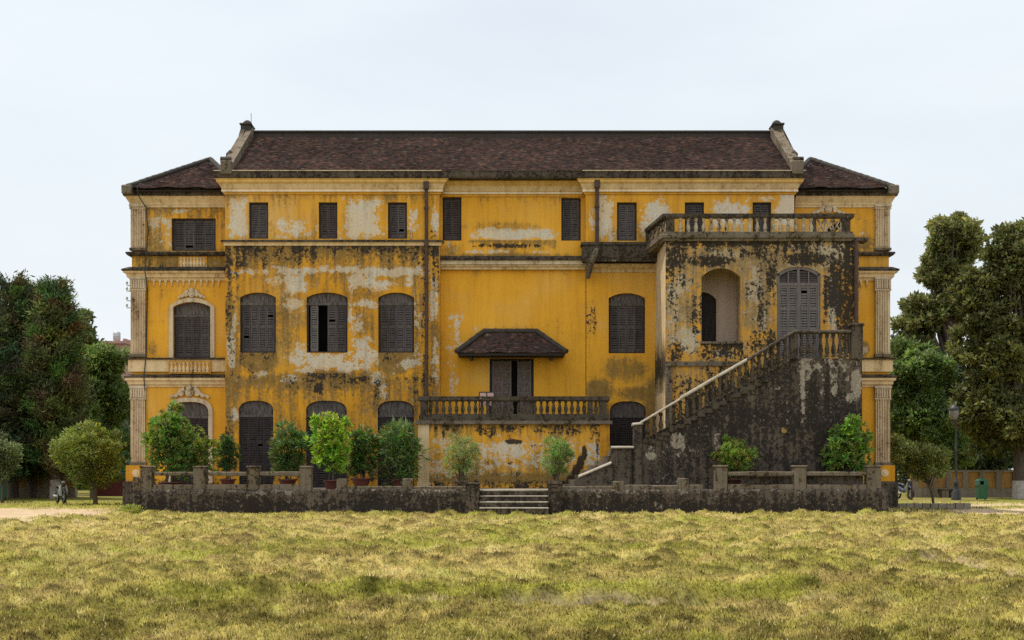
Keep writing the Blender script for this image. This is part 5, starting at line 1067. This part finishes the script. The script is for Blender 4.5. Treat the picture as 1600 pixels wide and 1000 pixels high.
def potted(px0, px1, pt, pb, Y, n, leaf, wide, col, label, droop=.1, clumps=7, potr=.30, poth=.36, up=.35, stems=6, group='potted plants along the terrace', potmat='terracotta', spread=1.):
    cx = X((px0 + px1) / 2, Y); hw = (px1 - px0) / 2 * Y / F; zt_ = Z(pt, Y); z0 = ZT; zb = max(Z(pb, Y), z0 + poth * .9)
    o = thing('potted_plant', label, 'potted plant', (cx, Y, z0), group)
    pot(o, (cx, Y, z0), potr, poth, potmat)
    H = zt_ - zb; C = []; parts = []; ph = random.uniform(0, 6.28)
    for i in range(clumps * 2):
        t_ = (i + .5) / (clumps * 2); a = ph + i * 2.399; q = 1 - 2 * t_; rr = math.sqrt(max(0, 1 - q * q)) * random.uniform(.52, .80) * spread
        r = hw * random.uniform(.30, .46); prof = .72 + .28 * math.sin(min(1, (1 - t_) * 1.25) * math.pi)
        C.append(((cx + rr * hw * math.cos(a) * prof, Y + rr * hw * math.sin(a) * prof * .8, zb + H * (.48 - .40 * -q * .95) + random.uniform(-.06, .06) * H), r))
    C.append(((cx, Y, zb + H * .5), hw * .7)); C.append(((cx, Y, zb + H * .22), hw * .7)); C.append(((cx + hw * .3, Y, zb + H * .1), hw * .45)); C.append(((cx - hw * .3, Y, zb + H * .12), hw * .45))
    for i in range(5):   # shoots that stand out of the crown
        a = random.uniform(0, 6.28); q = random.uniform(.5, 1.0); C.append(((cx + math.cos(a) * hw * (1.15 - .5 * q), Y + math.sin(a) * hw * .8, zb + H * q), hw * random.uniform(.16, .26)))
    per = 9; ros = int(1.15 * n / per)
    for i in range(ros):
        c, r = random.choice(C); d = np.array([random.gauss(0, 1), random.gauss(0, 1), random.gauss(.25, .8)]); d /= np.linalg.norm(d)
        p = np.array(c) + d * r * random.uniform(.5, 1.25) * np.array([1, 1, 1.05]); ax = d * .5 + np.array([(p[0] - cx) / hw * .6, (p[1] - Y) / hw * .6, .55]); ax /= np.linalg.norm(ax)
        u_ = np.cross(ax, [.3, .5, .1]); u_ /= np.linalg.norm(u_); v_ = np.cross(ax, u_); a = np.arange(per) * 2.399 + random.random() * 6; sp_ = np.linspace(.35, 1.1, per)
        od = np.cos(sp_)[:, None] * ax + np.sin(sp_)[:, None] * (np.cos(a)[:, None] * u_ + np.sin(a)[:, None] * v_)
        v, f, t_ = leafset(np.tile(p, (per, 1)) + od * leaf * .12, np.full(per, leaf), od * 2.6, up * .5, wide, droop * 1.6, tuple(q * random.uniform(.7, 1.3) for q in col), .22, .12); parts.append((v, f, t_))
    foliage('foliage', parts, 'leaf', o)
    mb = MB()
    for i in range(stems):
        c, r = C[i % len(C)]; a = random.uniform(0, 6.28); b = (cx + potr * .35 * math.cos(a), Y + potr * .35 * math.sin(a), z0 + poth * .86)
        mb.tube([b, ((b[0] * .6 + c[0] * .4), (b[1] * .6 + c[1] * .4), b[2] * .5 + c[2] * .5), (c[0], c[1], c[2])], [.022, .017, .008], 6)
    mb.build('stem', M['bark'], o)
    return o
potted(228, 306, 640, 742, 47.6, 4200, .17, .42, (0.128, 0.199, 0.028), 'broad bushy potted shrub at the far left of the terrace', clumps=11, potr=.46, poth=.26, stems=9)
potted(288, 338, 674, 745, 48.2, 2600, .13, .40, (0.159, 0.205, 0.028), 'light green potted shrub just right of the broad bushy one', clumps=7)
potted(338, 374, 684, 738, 49.6, 2400, .13, .3, (0.063, 0.113, 0.023), 'small dark round potted shrub beside the first tall door', clumps=6)
potted(422, 477, 664, 742, 48.4, 3000, .22, .2, (0.076, 0.126, 0.023), 'dark potted shrub with drooping narrow leaves between two tall doors', droop=.35, clumps=8, potr=.34)
potted(486, 548, 641, 735, 46.9, 3000, .17, .45, (0.225, 0.350, 0.030), 'tall bright lime green potted shrub before the second door', clumps=12, potr=.26, poth=.34, spread=1.1)
potted(541, 588, 668, 745, 48.6, 2600, .17, .3, (0.083, 0.139, 0.023), 'mid green potted shrub behind the lime green one', clumps=7, potr=.36, poth=.4)
potted(592, 653, 668, 748, 48.8, 1500, .36, .16, (0.091, 0.146, 0.032), 'potted shrub with long glossy strap leaves beside the balcony platform', droop=.3, clumps=8, potr=.3, up=.5)
potted(694, 748, 682, 742, 48.4, 3600, .14, .15, (0.226, 0.259, 0.066), 'feathery pale oleander shrub left of the garden steps', clumps=8, potr=.3, poth=.3, potmat='cement', stems=12, up=.6, group='feathery shrubs before the balcony platform')
potted(848, 892, 684, 742, 48.4, 3000, .15, .15, (0.174, 0.246, 0.053), 'narrow feathery shrub with bare stems right of the garden steps', clumps=7, potr=.3, poth=.3, potmat='cement', stems=14, up=.8, group='feathery shrubs before the balcony platform')
potted(1122, 1180, 688, 742, 47.0, 3600, .12, .25, (0.196, 0.265, 0.040), 'round light green potted shrub before the black stair wall', clumps=8, potr=.30, poth=.38)
potted(1286, 1360, 660, 744, 47.0, 4200, .15, .40, (0.128, 0.218, 0.030), 'large leafy potted shrub in front of the right end of the stair wall', clumps=11, potr=.42, poth=.38, stems=9)
# grass in the terrace bed
n = 5000; x = rng.uniform(X(322, 46.8), X(384, 46.8), n); x[2500:] = rng.uniform(X(545, 46.8), X(610, 46.8), 2500); y = rng.uniform(46.55, 47.3, n)
v, f, t_ = leafset(np.stack([x, y, np.full(n, ZT)], 1), np.full(n, .11), np.zeros((n, 3)), 1.2, .12, 0, (.17, .26, .04))
o = foliage('terrace_grass', [(v, f, t_)], 'grass', None); o['kind'] = 'stuff'; o['label'] = 'short green grass growing behind the terrace rails'; o['category'] = 'grass'
# weeds at the left corner of the terrace
wd_ = thing('weed_clump', 'bright green weeds at the left foot of the terrace wall', 'weeds', (X(204, 45.4), 45.4, 0))
p, d = ball(700, (X(204, 45.4), 45.4, .06), (.42, .3, .20), .2); foliage('leaves', [leafset(p, np.full(700, .10), d, .6, .25, 0, (.26, .29, .05))], 'leaf', wd_)

def tree(name, label, cat, base, crown, trunk_r, limbs, leaf, col, mat='leaf', white=0, group=None, wide=.45, dens=1., droop=.1, extra=None, up=.2, fork=.35, lean=(0, 0), fill=1., airy=1.):
    """crown: list of (x,y,z,rx,ry,rz,n leaves, clump count)"""
    o = thing(name, label, cat, base, group); bx_, by_, bz_ = base
    cl = []
    for (cx, cy, cz, rx, ry, rz, n, k) in crown:
        ph = random.uniform(0, 6.28)
        k = int(k * airy)
        for i in range(k):
            q = 1 - 2 * (i + .5) / k; a = ph + i * 2.399; h_ = math.sqrt(1 - q * q); m_ = random.uniform(.42, .98)
            rr = (rx * ry * rz / k) ** (1 / 3) * random.uniform(.45, .95) * fill
            cl.append((cx + math.cos(a) * h_ * rx * m_, cy + math.sin(a) * h_ * ry * m_, cz + q * rz * m_, rr, int(n / k), random.uniform(.62, 1.35)))
    parts = []
    for (x, y, z, r, n, br) in cl:
        n = int(n * dens); p, d = ball(n, (x, y, z), (r * 1.25, r * 1.25, r * .85), .25)
        parts.append(leafset(p, np.full(n, leaf), d, up, wide, droop, tuple(c * br for c in col)))
    foliage('crown', parts, mat, o)
    ztop = max(c[2] for c in cl); mb = MB(); zfk = bz_ + (ztop - bz_) * fork
    T = [Vector((bx_, by_, bz_ - .1)), Vector((bx_ + lean[0] * .3, by_, bz_ + (zfk - bz_) * .5)), Vector((bx_ + lean[0], by_ + lean[1], zfk))]
    mb.tube(T, [trunk_r * 1.25, trunk_r, trunk_r * .85], 10)
    for i in range(limbs):
        c = cl[(i * 7) % len(cl)]; s = T[2] if i % 3 else T[1].lerp(T[2], .6); e = Vector(c[:3]); m_ = s.lerp(e, .5) + Vector((random.uniform(-.3, .3), random.uniform(-.3, .3), (e.z - s.z) * .12))
        mb.tube([s, s.lerp(m_, .5), m_, e], [trunk_r * .55, trunk_r * .42, trunk_r * .28, trunk_r * .08], 7)
    tr = mb.build('trunk', M['bark'], o)
    if white: MB().tube([(bx_, by_, bz_ - .05), (bx_ + lean[0] * .1, by_, bz_ + white)], [trunk_r * 1.34, trunk_r * 1.2], 10).build('limewash_band', M['limewhite'], o)
    return o
def conifer(label, px, pt, Y, wid, trunk_r, nb, col, white=0, low=.1, name='conifer_tree'):
    bx_ = X(px, Y); zt_ = Z(pt, Y); o = thing(name, label, 'conifer', (bx_, Y, -.05), 'dark conifers at the left edge'); parts = []; mb = MB()
    mb.tube([(bx_, Y, -.1), (bx_, Y, zt_ * .6), (bx_, Y, zt_ - .5)], [trunk_r, trunk_r * .6, .05], 9); mb.build('trunk', M['bark'], o)
    mb = MB()
    for i in range(nb):
        t_ = (i + random.random()) / nb; z = zt_ * (low + (1 - low) * t_); a = i * 2.399 + random.uniform(-.3, .3); L = wid * (1 - t_ ** 2.2 * .74) * random.uniform(.75, 1.1)
        rise = .28 * L * t_ + .05 * L; n = int(110 + 330 * L / wid); s = rng.random(n) ** .65
        px_ = bx_ + np.cos(a) * L * s; py_ = Y + np.sin(a) * L * s; pz_ = z + rise * s - .12 * L * np.sin(s * np.pi) + (s ** 3) * .25
        sp = (.10 + .30 * s) * (.5 + L * .2); p = np.stack([px_, py_, pz_], 1) + rng.normal(0, 1, (n, 3)) * np.stack([sp * .7, sp * .7, sp * .45], 1)
        d = np.tile(np.array([np.cos(a), np.sin(a), .3]), (n, 1)); parts.append(leafset(p, np.full(n, .27), d * .6, .35, .22, 0, tuple(c * random.uniform(.75, 1.5) for c in col), .4, .07))
        mb.tube([(bx_, Y, z), (bx_ + math.cos(a) * L * .5, Y + math.sin(a) * L * .5, z + rise * .5 - .1 * L), (bx_ + math.cos(a) * L * .95, Y + math.sin(a) * L * .95, z + rise)], [.06, .04, .015], 5)
    mb.build('branches', M['bark'], o); foliage('crown', parts, 'needle', o)
    if white: MB().tube([(bx_, Y, -.06), (bx_, Y, white)], [trunk_r * 1.1, trunk_r * 1.04], 9).build('limewash_band', M['limewhite'], o)
    return o
conifer('tall dark conifer with a limewashed trunk foot beside the parked motorbike', 86, 448, 69, 2.0, .25, 140, (.085, .10, .032), .95, .14)
conifer('dark conifer between the left edge and the limewashed trunk', 52, 452, 72, 1.9, .24, 120, (.08, .095, .031), 0, .12)
conifer('dark conifer at the very left edge of the view', 22, 444, 71, 2.4, .27, 130, (.075, .09, .03), 0, .10)
conifer('dark conifer behind the left edge, half hidden by its neighbour', -48, 450, 67, 3.0, .27, 90, (.046, .062, .025), 0, .10)
GB = 'broadleaf trees behind the mansion grounds'
def T(px, py, Y): return X(px, Y), Y, Z(py, Y)
def crownpx(px, py, Y, rx, ry, n, k, dy=None):
    return (X(px, Y), Y, Z(py, Y), rx * Y / F, (dy or rx) * Y / F, ry * Y / F, n, k)
tree('broadleaf_tree', 'dark round topped tree rising behind the conifers', 'tree', (X(112, 84), 84, -.1), [crownpx(112, 530, 84, 34, 48, 9000, 26), crownpx(100, 620, 84, 46, 60, 9000, 22)], .3, 10, .30, (.085, .105, .030), group=GB)
tree('broadleaf_tree', 'bright drooping leafed tree just left of the mansion corner', 'tree', (X(168, 78), 78, -.1), [crownpx(160, 568, 78, 38, 30, 6000, 20), crownpx(165, 625, 78, 42, 44, 9000, 26), crownpx(150, 690, 78, 50, 40, 6000, 18)], .22, 10, .34, (.135, .195, .04), wide=.25, droop=.6, group=GB)
tree('small_tree', 'small round light green tree between the motorbike and the mansion', 'tree', (X(149, 59), 59, 0), [crownpx(140, 704, 59, 52, 44, 15000, 60), crownpx(146, 738, 59, 38, 26, 3500, 18)], .09, 16, .13, (.17, .205, .04), fork=.22, wide=.35, group='small trees beside the mansion')
o_ = tree('shrub', 'grey green bush at the foot of the left edge', 'shrub', (X(4, 62), 62, 0), [crownpx(2, 715, 62, 28, 36, 4500, 16)], .07, 8, .14, (.11, .135, .05), fork=.25)
# right hand trees
tree('broadleaf_tree', 'tall open crowned tree with forked limbs right of the mansion', 'tree', (X(1487, 82), 82, -.1), [crownpx(1492, 372, 82, 52, 42, 11000, 36), crownpx(1470, 410, 82, 30, 50, 5000, 18), crownpx(1470, 430, 82, 34, 30, 3600, 14), crownpx(1446, 478, 82, 44, 16, 3200, 14), crownpx(1500, 470, 82, 46, 34, 5000, 18), crownpx(1425, 545, 82, 34, 34, 6500, 20), crownpx(1440, 500, 82, 46, 24, 4000, 14)], .42, 26, .30, (.165, .170, .05), group=GB, fork=.50, fill=.84, airy=2.)
tree('broadleaf_tree', 'big brownish dark tree with a limewashed foot at the right edge', 'tree', (X(1592, 69), 69, -.05), [crownpx(1578, 415, 69, 46, 66, 10000, 40), crownpx(1524, 455, 69, 34, 44, 5000, 20), crownpx(1556, 545, 69, 64, 84, 16000, 56), crownpx(1620, 400, 69, 50, 60, 6000, 22), crownpx(1530, 640, 69, 46, 50, 6000, 24), crownpx(1585, 660, 69, 90, 52, 12000, 34), crownpx(1640, 480, 69, 60, 110, 8000, 24)], .26, 16, .26, (.115, .122, .031), white=.95, group=GB, fork=.2, fill=.84, airy=2.2)
tree('broadleaf_tree', 'dense green tree low behind the mansion corner on the right', 'tree', (X(1440, 76), 76, -.1), [crownpx(1438, 580, 76, 50, 42, 10000, 30), crownpx(1440, 650, 76, 56, 46, 10000, 30), crownpx(1400, 600, 76, 26, 70, 5000, 18), crownpx(1470, 700, 76, 44, 36, 5000, 16)], .25, 10, .26, (.125, .185, .045), group=GB)
tree('broadleaf_tree', 'shadowy green tree between the lamp post and the brownish tree', 'tree', (X(1520, 80), 80, -.1), [crownpx(1510, 600, 80, 44, 60, 8000, 24), crownpx(1530, 700, 80, 60, 44, 8000, 24)], .25, 8, .28, (.058, .080, .026), group=GB)
tree('small_tree', 'small spreading tree on a thin trunk in front of the lamp post', 'tree', (X(1459, 56), 56, 0), [crownpx(1436, 712, 56, 48, 17, 6500, 26), crownpx(1445, 735, 56, 34, 14, 1800, 10), crownpx(1404, 700, 56, 22, 24, 2000, 8)], .05, 14, .12, (.18, .205, .05), fork=.30, group='small trees beside the mansion', lean=(-.2, 0))
# far woodland behind the boundary wall closes the view
parts = []
for (a, b, yt) in ((-260, 210, 640), (1380, 1900, 620)):
    for i in range(46):
        px = random.uniform(a, b); Y = random.uniform(96, 118); py = random.uniform(yt, 775) ; r = random.uniform(1.6, 2.8)
        p, d = ball(420, (X(px, Y), Y, max(.3, Z(py, Y))), (r * 1.3, r, r), .4); parts.append(leafset(p, np.full(420, .55), d, .2, .5, .1, tuple(c * random.uniform(.6, 1.3) for c in (.035, .058, .02))))
o = foliage('far_woodland', parts, 'leaf', None); o['kind'] = 'stuff'; o['label'] = 'dark far woodland massed behind the boundary walls'; o['category'] = 'woodland'

# ------------------------------------------------------------------ boundary walls, gate, far house
M['bwall'] = plaster('boundary_plaster', (.36, .20, .055), (.27, .15, .045), (.15, .32, .22), grime=(.10, .085, .06))
M['bbase'] = plaster('boundary_base', (.22, .19, .15), (.16, .14, .11), (.1, .3, .25))
def bwall(px0, px1, Y, label, step=26):
    o = thing('boundary_wall', label, 'wall', (X((px0 + px1) / 2, Y), Y, -.1), 'boundary walls of the grounds')
    MB().box(X(px0, Y), X(px1, Y), Y, Y + .25, .48, 1.34).build('wall_panel', M['bwall'], o)
    MB().box(X(px0, Y), X(px1, Y), Y - .08, Y + .3, -.2, .478).build('wall_base', M['bbase'], o)
    MB().box(X(px0, Y), X(px1, Y), Y - .1, Y + .33, 1.343, 1.45).build('wall_coping', M['bbase'], o)
    x = px0 + 6; p0 = None
    while x < px1:
        if p0 is None: p0 = MB().box(X(x, Y) - .14, X(x, Y) + .14, Y - .1, Y - .002, .481, 1.34).build('wall_pier', M['bbase'], o); xx = x
        else: dup(p0, (X(x, Y) - X(xx, Y), 0, 0))
        x += step
bwall(-220, 118, 72, 'weathered yellow boundary wall on the left behind the conifer trunk'); bwall(1424, 1800, 72, 'weathered yellow boundary wall on the right behind the green bin')
gt = thing('metal_gate', 'dark red metal gate beyond the small round tree', 'gate', (X(170, 71), 71, 0))
mb = MB(); a, b = X(150, 71), X(196, 71); mb.box(a, b, 71, 71.05, .05, .92); 
for i in range(14): q = a + (b - a) * i / 14; mb.box(q, q + .025, 70.97, 71, .06, .9)
mb.build('gate_panel', M['red_paint'], gt)
mb = MB(); mb.box(a - .3, a - .01, 70.9, 71.2, -.1, 1.35); mb.box(b + .01, b + .3, 70.9, 71.2, -.1, 1.35); mb.build('gate_post', M['bbase'], gt)
hs_ = thing('house', 'pinkish flat roofed house far beyond the trees', 'house', (X(182, 130), 134, 0))
mb = MB(); mb.box(X(162, 130), X(196, 130), 130, 138, 0, Z(537, 130)); mb.build('wall', M['house'], hs_)
mb = MB(); mb.box(X(160, 130), X(198, 130), 129.7, 138.3, Z(537, 130) + .003, Z(533, 130)); mb.box(X(192, 130), X(196, 130), 130, 132, Z(533, 130) + .003, Z(529, 130)); mb.build('roof', M['house'], hs_)
tk = thing('water_tank', 'steel water tank standing on the far pinkish roof', 'tank', (X(182.5, 132), 132, Z(533, 130)))
zt_ = Z(533, 130); mb = MB(); mb.lathe([(.30, .25), (.36, .3), (.36, 1.0), (.3, 1.1), (.1, 1.16)], (X(182.5, 132), 132, zt_), 14)
for z in (.45, .65, .85): mb.lathe([(.37, z), (.385, z + .03), (.37, z + .06)], (X(182.5, 132), 132, zt_), 14)
mb.build('tank_body', M['tank'], tk)
mb = MB()
for i in range(4): a = i * math.pi / 2 + .78; mb.tube([(X(182.5, 132) + .28 * math.cos(a), 132 + .28 * math.sin(a), zt_), (X(182.5, 132) + .25 * math.cos(a), 132 + .25 * math.sin(a), zt_ + .3)], .03, 5)
mb.build('tank_stand', M['iron'], tk)

# ------------------------------------------------------------------ street furniture
def bin_(px, Y, label):
    x = X(px, Y); o = thing('litter_bin', label, 'bin', (x, Y, 0), 'green litter bins'); mb = MB()
    vs = []
    for z, a, b in ((.04, .19, .19), (.70, .25, .25)): vs += [(x - a, Y - b, z), (x + a, Y - b, z), (x + a, Y + b, z), (x - a, Y + b, z)]
    mb.add(vs, [(3, 2, 1, 0), (4, 5, 6, 7), (0, 1, 5, 4), (1, 2, 6, 5), (2, 3, 7, 6), (3, 0, 4, 7)]); mb.build('body', M['green_plastic'], o)
    mb = MB(); mb.box(x - .28, x + .28, Y - .28, Y + .28, .702, .745)
    mb.box(x - .24, x - .16, Y - .25, Y + .25, .747, .92); mb.box(x + .02, x + .24, Y - .25, Y + .25, .747, .92); mb.box(x - .158, x + .018, Y + .1, Y + .25, .747, .92)
    mb.prism([(x - .25, .922), (x + .25, .922), (x + .2, .99), (x + .08, 1.03), (x - .08, 1.03), (x - .2, .99)], Y - .26, Y + .26); mb.build('lid', M['green_plastic'], o)
    mb = MB(); mb.box(x - .157, x + .017, Y - .1, Y + .09, .75, .91); mb.build('opening', M['void'], o)
    mb = MB()
    for s in (-1, 1): mb.tube([(x + s * .2 - .03, Y + .1, .06), (x + s * .2 + .03, Y + .1, .06)], .06, 10)
    mb.build('wheel', M['rubber'], o)
bin_(1534, 65, 'green litter bin on the grass right of the lamp post'); bin_(1, 65, 'green litter bin cut by the left edge beside the conifer trunk')
lp = thing('street_lamp', 'black iron lamp post with a globe lantern under the right trees', 'lamp post', (X(1494, 66), 66, -.02)); x, y = X(1494, 66), 66
mb = MB(); mb.lathe([(.24, 0), (.24, .12), (.2, .18), (.21, .4), (.14, .5), (.12, .8), (.15, .86), (.09, .95), (.06, 1.2)], (x, y, -.05), 12); mb.build('base', M['iron'], lp)
mb = MB(); mb.lathe([(.058, 1.15), (.052, 2.4), (.075, 2.45), (.05, 2.52), (.042, 4.02), (.08, 4.08), (.10, 4.15)], (x, y, -.05), 10); mb.build('pole', M['iron'], lp)
zl = Z(656, 66); mb = MB(); mb.lathe([(.10, 0), (.19, .12), (.25, .32), (.24, .46)], (x - .1, y, zl), 12); mb.build('globe', M['glass_globe'], lp)
mb = MB(); mb.lathe([(.27, .46), (.29, .5), (.2, .64), (.1, .72), (.03, .76), (.04, .84), (.01, .9)], (x - .1, y, zl), 12); mb.build('lantern_cap', M['iron'], lp); mb = MB(); mb.tube([(x - .05, y, zl - .12), (x - .1, y, zl - .03)], .07, 8); mb.lathe([(.07, -.06), (.12, 0.0)], (x - .1, y, zl), 10); mb.build('lantern_seat', M['iron'], lp)
def bike(px, Y, rz, body, label):
    x = X(px, Y); o = thing('motorbike', label, 'motorbike', (0, 0, 0), 'parked motorbikes'); o.location = (x, Y, 0); o.rotation_euler = (0, 0, rz)
    def torus(mb, cx, r, w):
        pts = [(cx + r * math.cos(a), 0, r + r * math.sin(a) + .03) for a in np.linspace(0, 2 * math.pi, 19)]; mb.tube(pts, w, 8)
    for cx in (-.6, .6):
        mb = MB(); torus(mb, cx, .25, .05); wh = mb.build('wheel', M['rubber'], o); mb = MB()
        for a in np.linspace(0, 2 * math.pi, 7)[:-1]: mb.tube([(cx, 0, .28), (cx + .22 * math.cos(a), 0, .28 + .22 * math.sin(a))], .014, 5)
        mb.tube([(cx, -.06, .28), (cx, .06, .28)], .05, 8); mb.build('rim', M['bike_silver'], wh)
    def hull(name, mat, sec):
        mb = MB(); n = 10; vs = []
        for (cx, cz, hy, hz) in sec:
            for k in range(n): a = 2 * math.pi * k / n; vs.append((cx, hy * math.cos(a), cz + hz * math.sin(a)))
        fs = [(i * n + k, i * n + (k + 1) % n, (i + 1) * n + (k + 1) % n, (i + 1) * n + k) for i in range(len(sec) - 1) for k in range(n)]
        mb.add(vs, fs, True); mb.add(vs[:n], [tuple(range(n))]); mb.add(vs[-n:], [tuple(range(n - 1, -1, -1))]); return mb.build(name, M[mat], o)
    hull('body', body, [(-.82, .68, .05, .04), (-.6, .62, .12, .10), (-.3, .54, .14, .14), (-.05, .42, .12, .12), (.2, .42, .10, .09), (.38, .6, .12, .16), (.46, .8, .10, .10), (.48, .9, .05, .04)])
    hull('seat', 'bike_black', [(-.78, .76, .06, .03), (-.55, .77, .13, .05), (-.2, .75, .13, .05), (.02, .68, .09, .05)])
    hull('leg_shield', 'bike_silver', [(.40, .35, .16, .03), (.44, .55, .22, .05), (.46, .78, .14, .05), (.44, .88, .06, .03)])
    hull('mudguard', body, [(.38, .56, .06, .02), (.55, .62, .08, .03), (.75, .54, .07, .03), (.84, .44, .05, .02)])
    hull('headlight', 'glass_globe', [(.44, .92, .10, .07), (.54, .92, .09, .07), (.58, .92, .05, .04)])
    mb = MB(); mb.tube([(.6, .07, .28), (.44, .07, .8)], .025, 6); mb.tube([(.6, -.07, .28), (.44, -.07, .8)], .025, 6); mb.tube([(.36, -.34, 1.0), (.42, -.12, .97), (.42, .12, .97), (.36, .34, 1.0)], .02, 6); mb.build('handlebar', M['iron'], o)
    for s in (-1, 1):
        mb = MB(); mb.tube([(.4, s * .26, .99), (.38, s * .32, 1.16)], .01, 5); mb.tube([(.36, s * .33, 1.19), (.385, s * .33, 1.19)], .06, 9); mb.build('mirror', M['iron'], o)
    mb = MB(); mb.tube([(-.7, -.14, .32), (-.1, -.13, .3)], .045, 8); mb.build('exhaust', M['bike_silver'], o)
    mb = MB(); mb.tube([(-.05, .1, .25), (-.12, .3, .0)], .015, 5); mb.build('stand', M['iron'], o)
bike(95, 59, R(-58), 'bike_black', 'black and silver motorbike parked under the left trees'); bike(1413, 67, R(-76), 'bike_blue', 'dark blue motorbike parked beside the right corner of the mansion')
bn = thing('stone_bench', 'dark low stone bench left of the lamp post foot', 'bench', (X(1477, 71), 71, 0)); mb = MB(); mb.rough(X(1464, 71), X(1490, 71), 70.8, 71.2, .36, .46, .02, .006); mb.build('seat', M['dark'], bn)
for px in (1468, 1486): MB().rough(X(px, 71) - .08, X(px, 71) + .08, 70.85, 71.15, -.05, .358, .02, .006).build('leg', M['dark'], bn)
kb = MB(); n = 9
for i in range(n): a, b = 1402 + (1517 - 1402) * i / n, 1402 + (1517 - 1402) * (i + 1) / n; kb.rough(X(a, 53.5), X(b, 53.5) - .02, 53.4, 53.65, -.1, .12 + .02 * random.random(), .02, .015)
o = kb.build('kerb_edging', M['bbase'], None); o['label'] = 'low stone kerb round the small tree bed on the right'; o['category'] = 'kerb'
po = MB().lathe([(.05, 0), (.045, .9), (.06, .92), (.02, .98)], (X(1424.5, 66), 66, -.02), 8).build('bollard', M['rust'], None); po['label'] = 'thin rusty post beside the blue motorbike'; po['category'] = 'post'
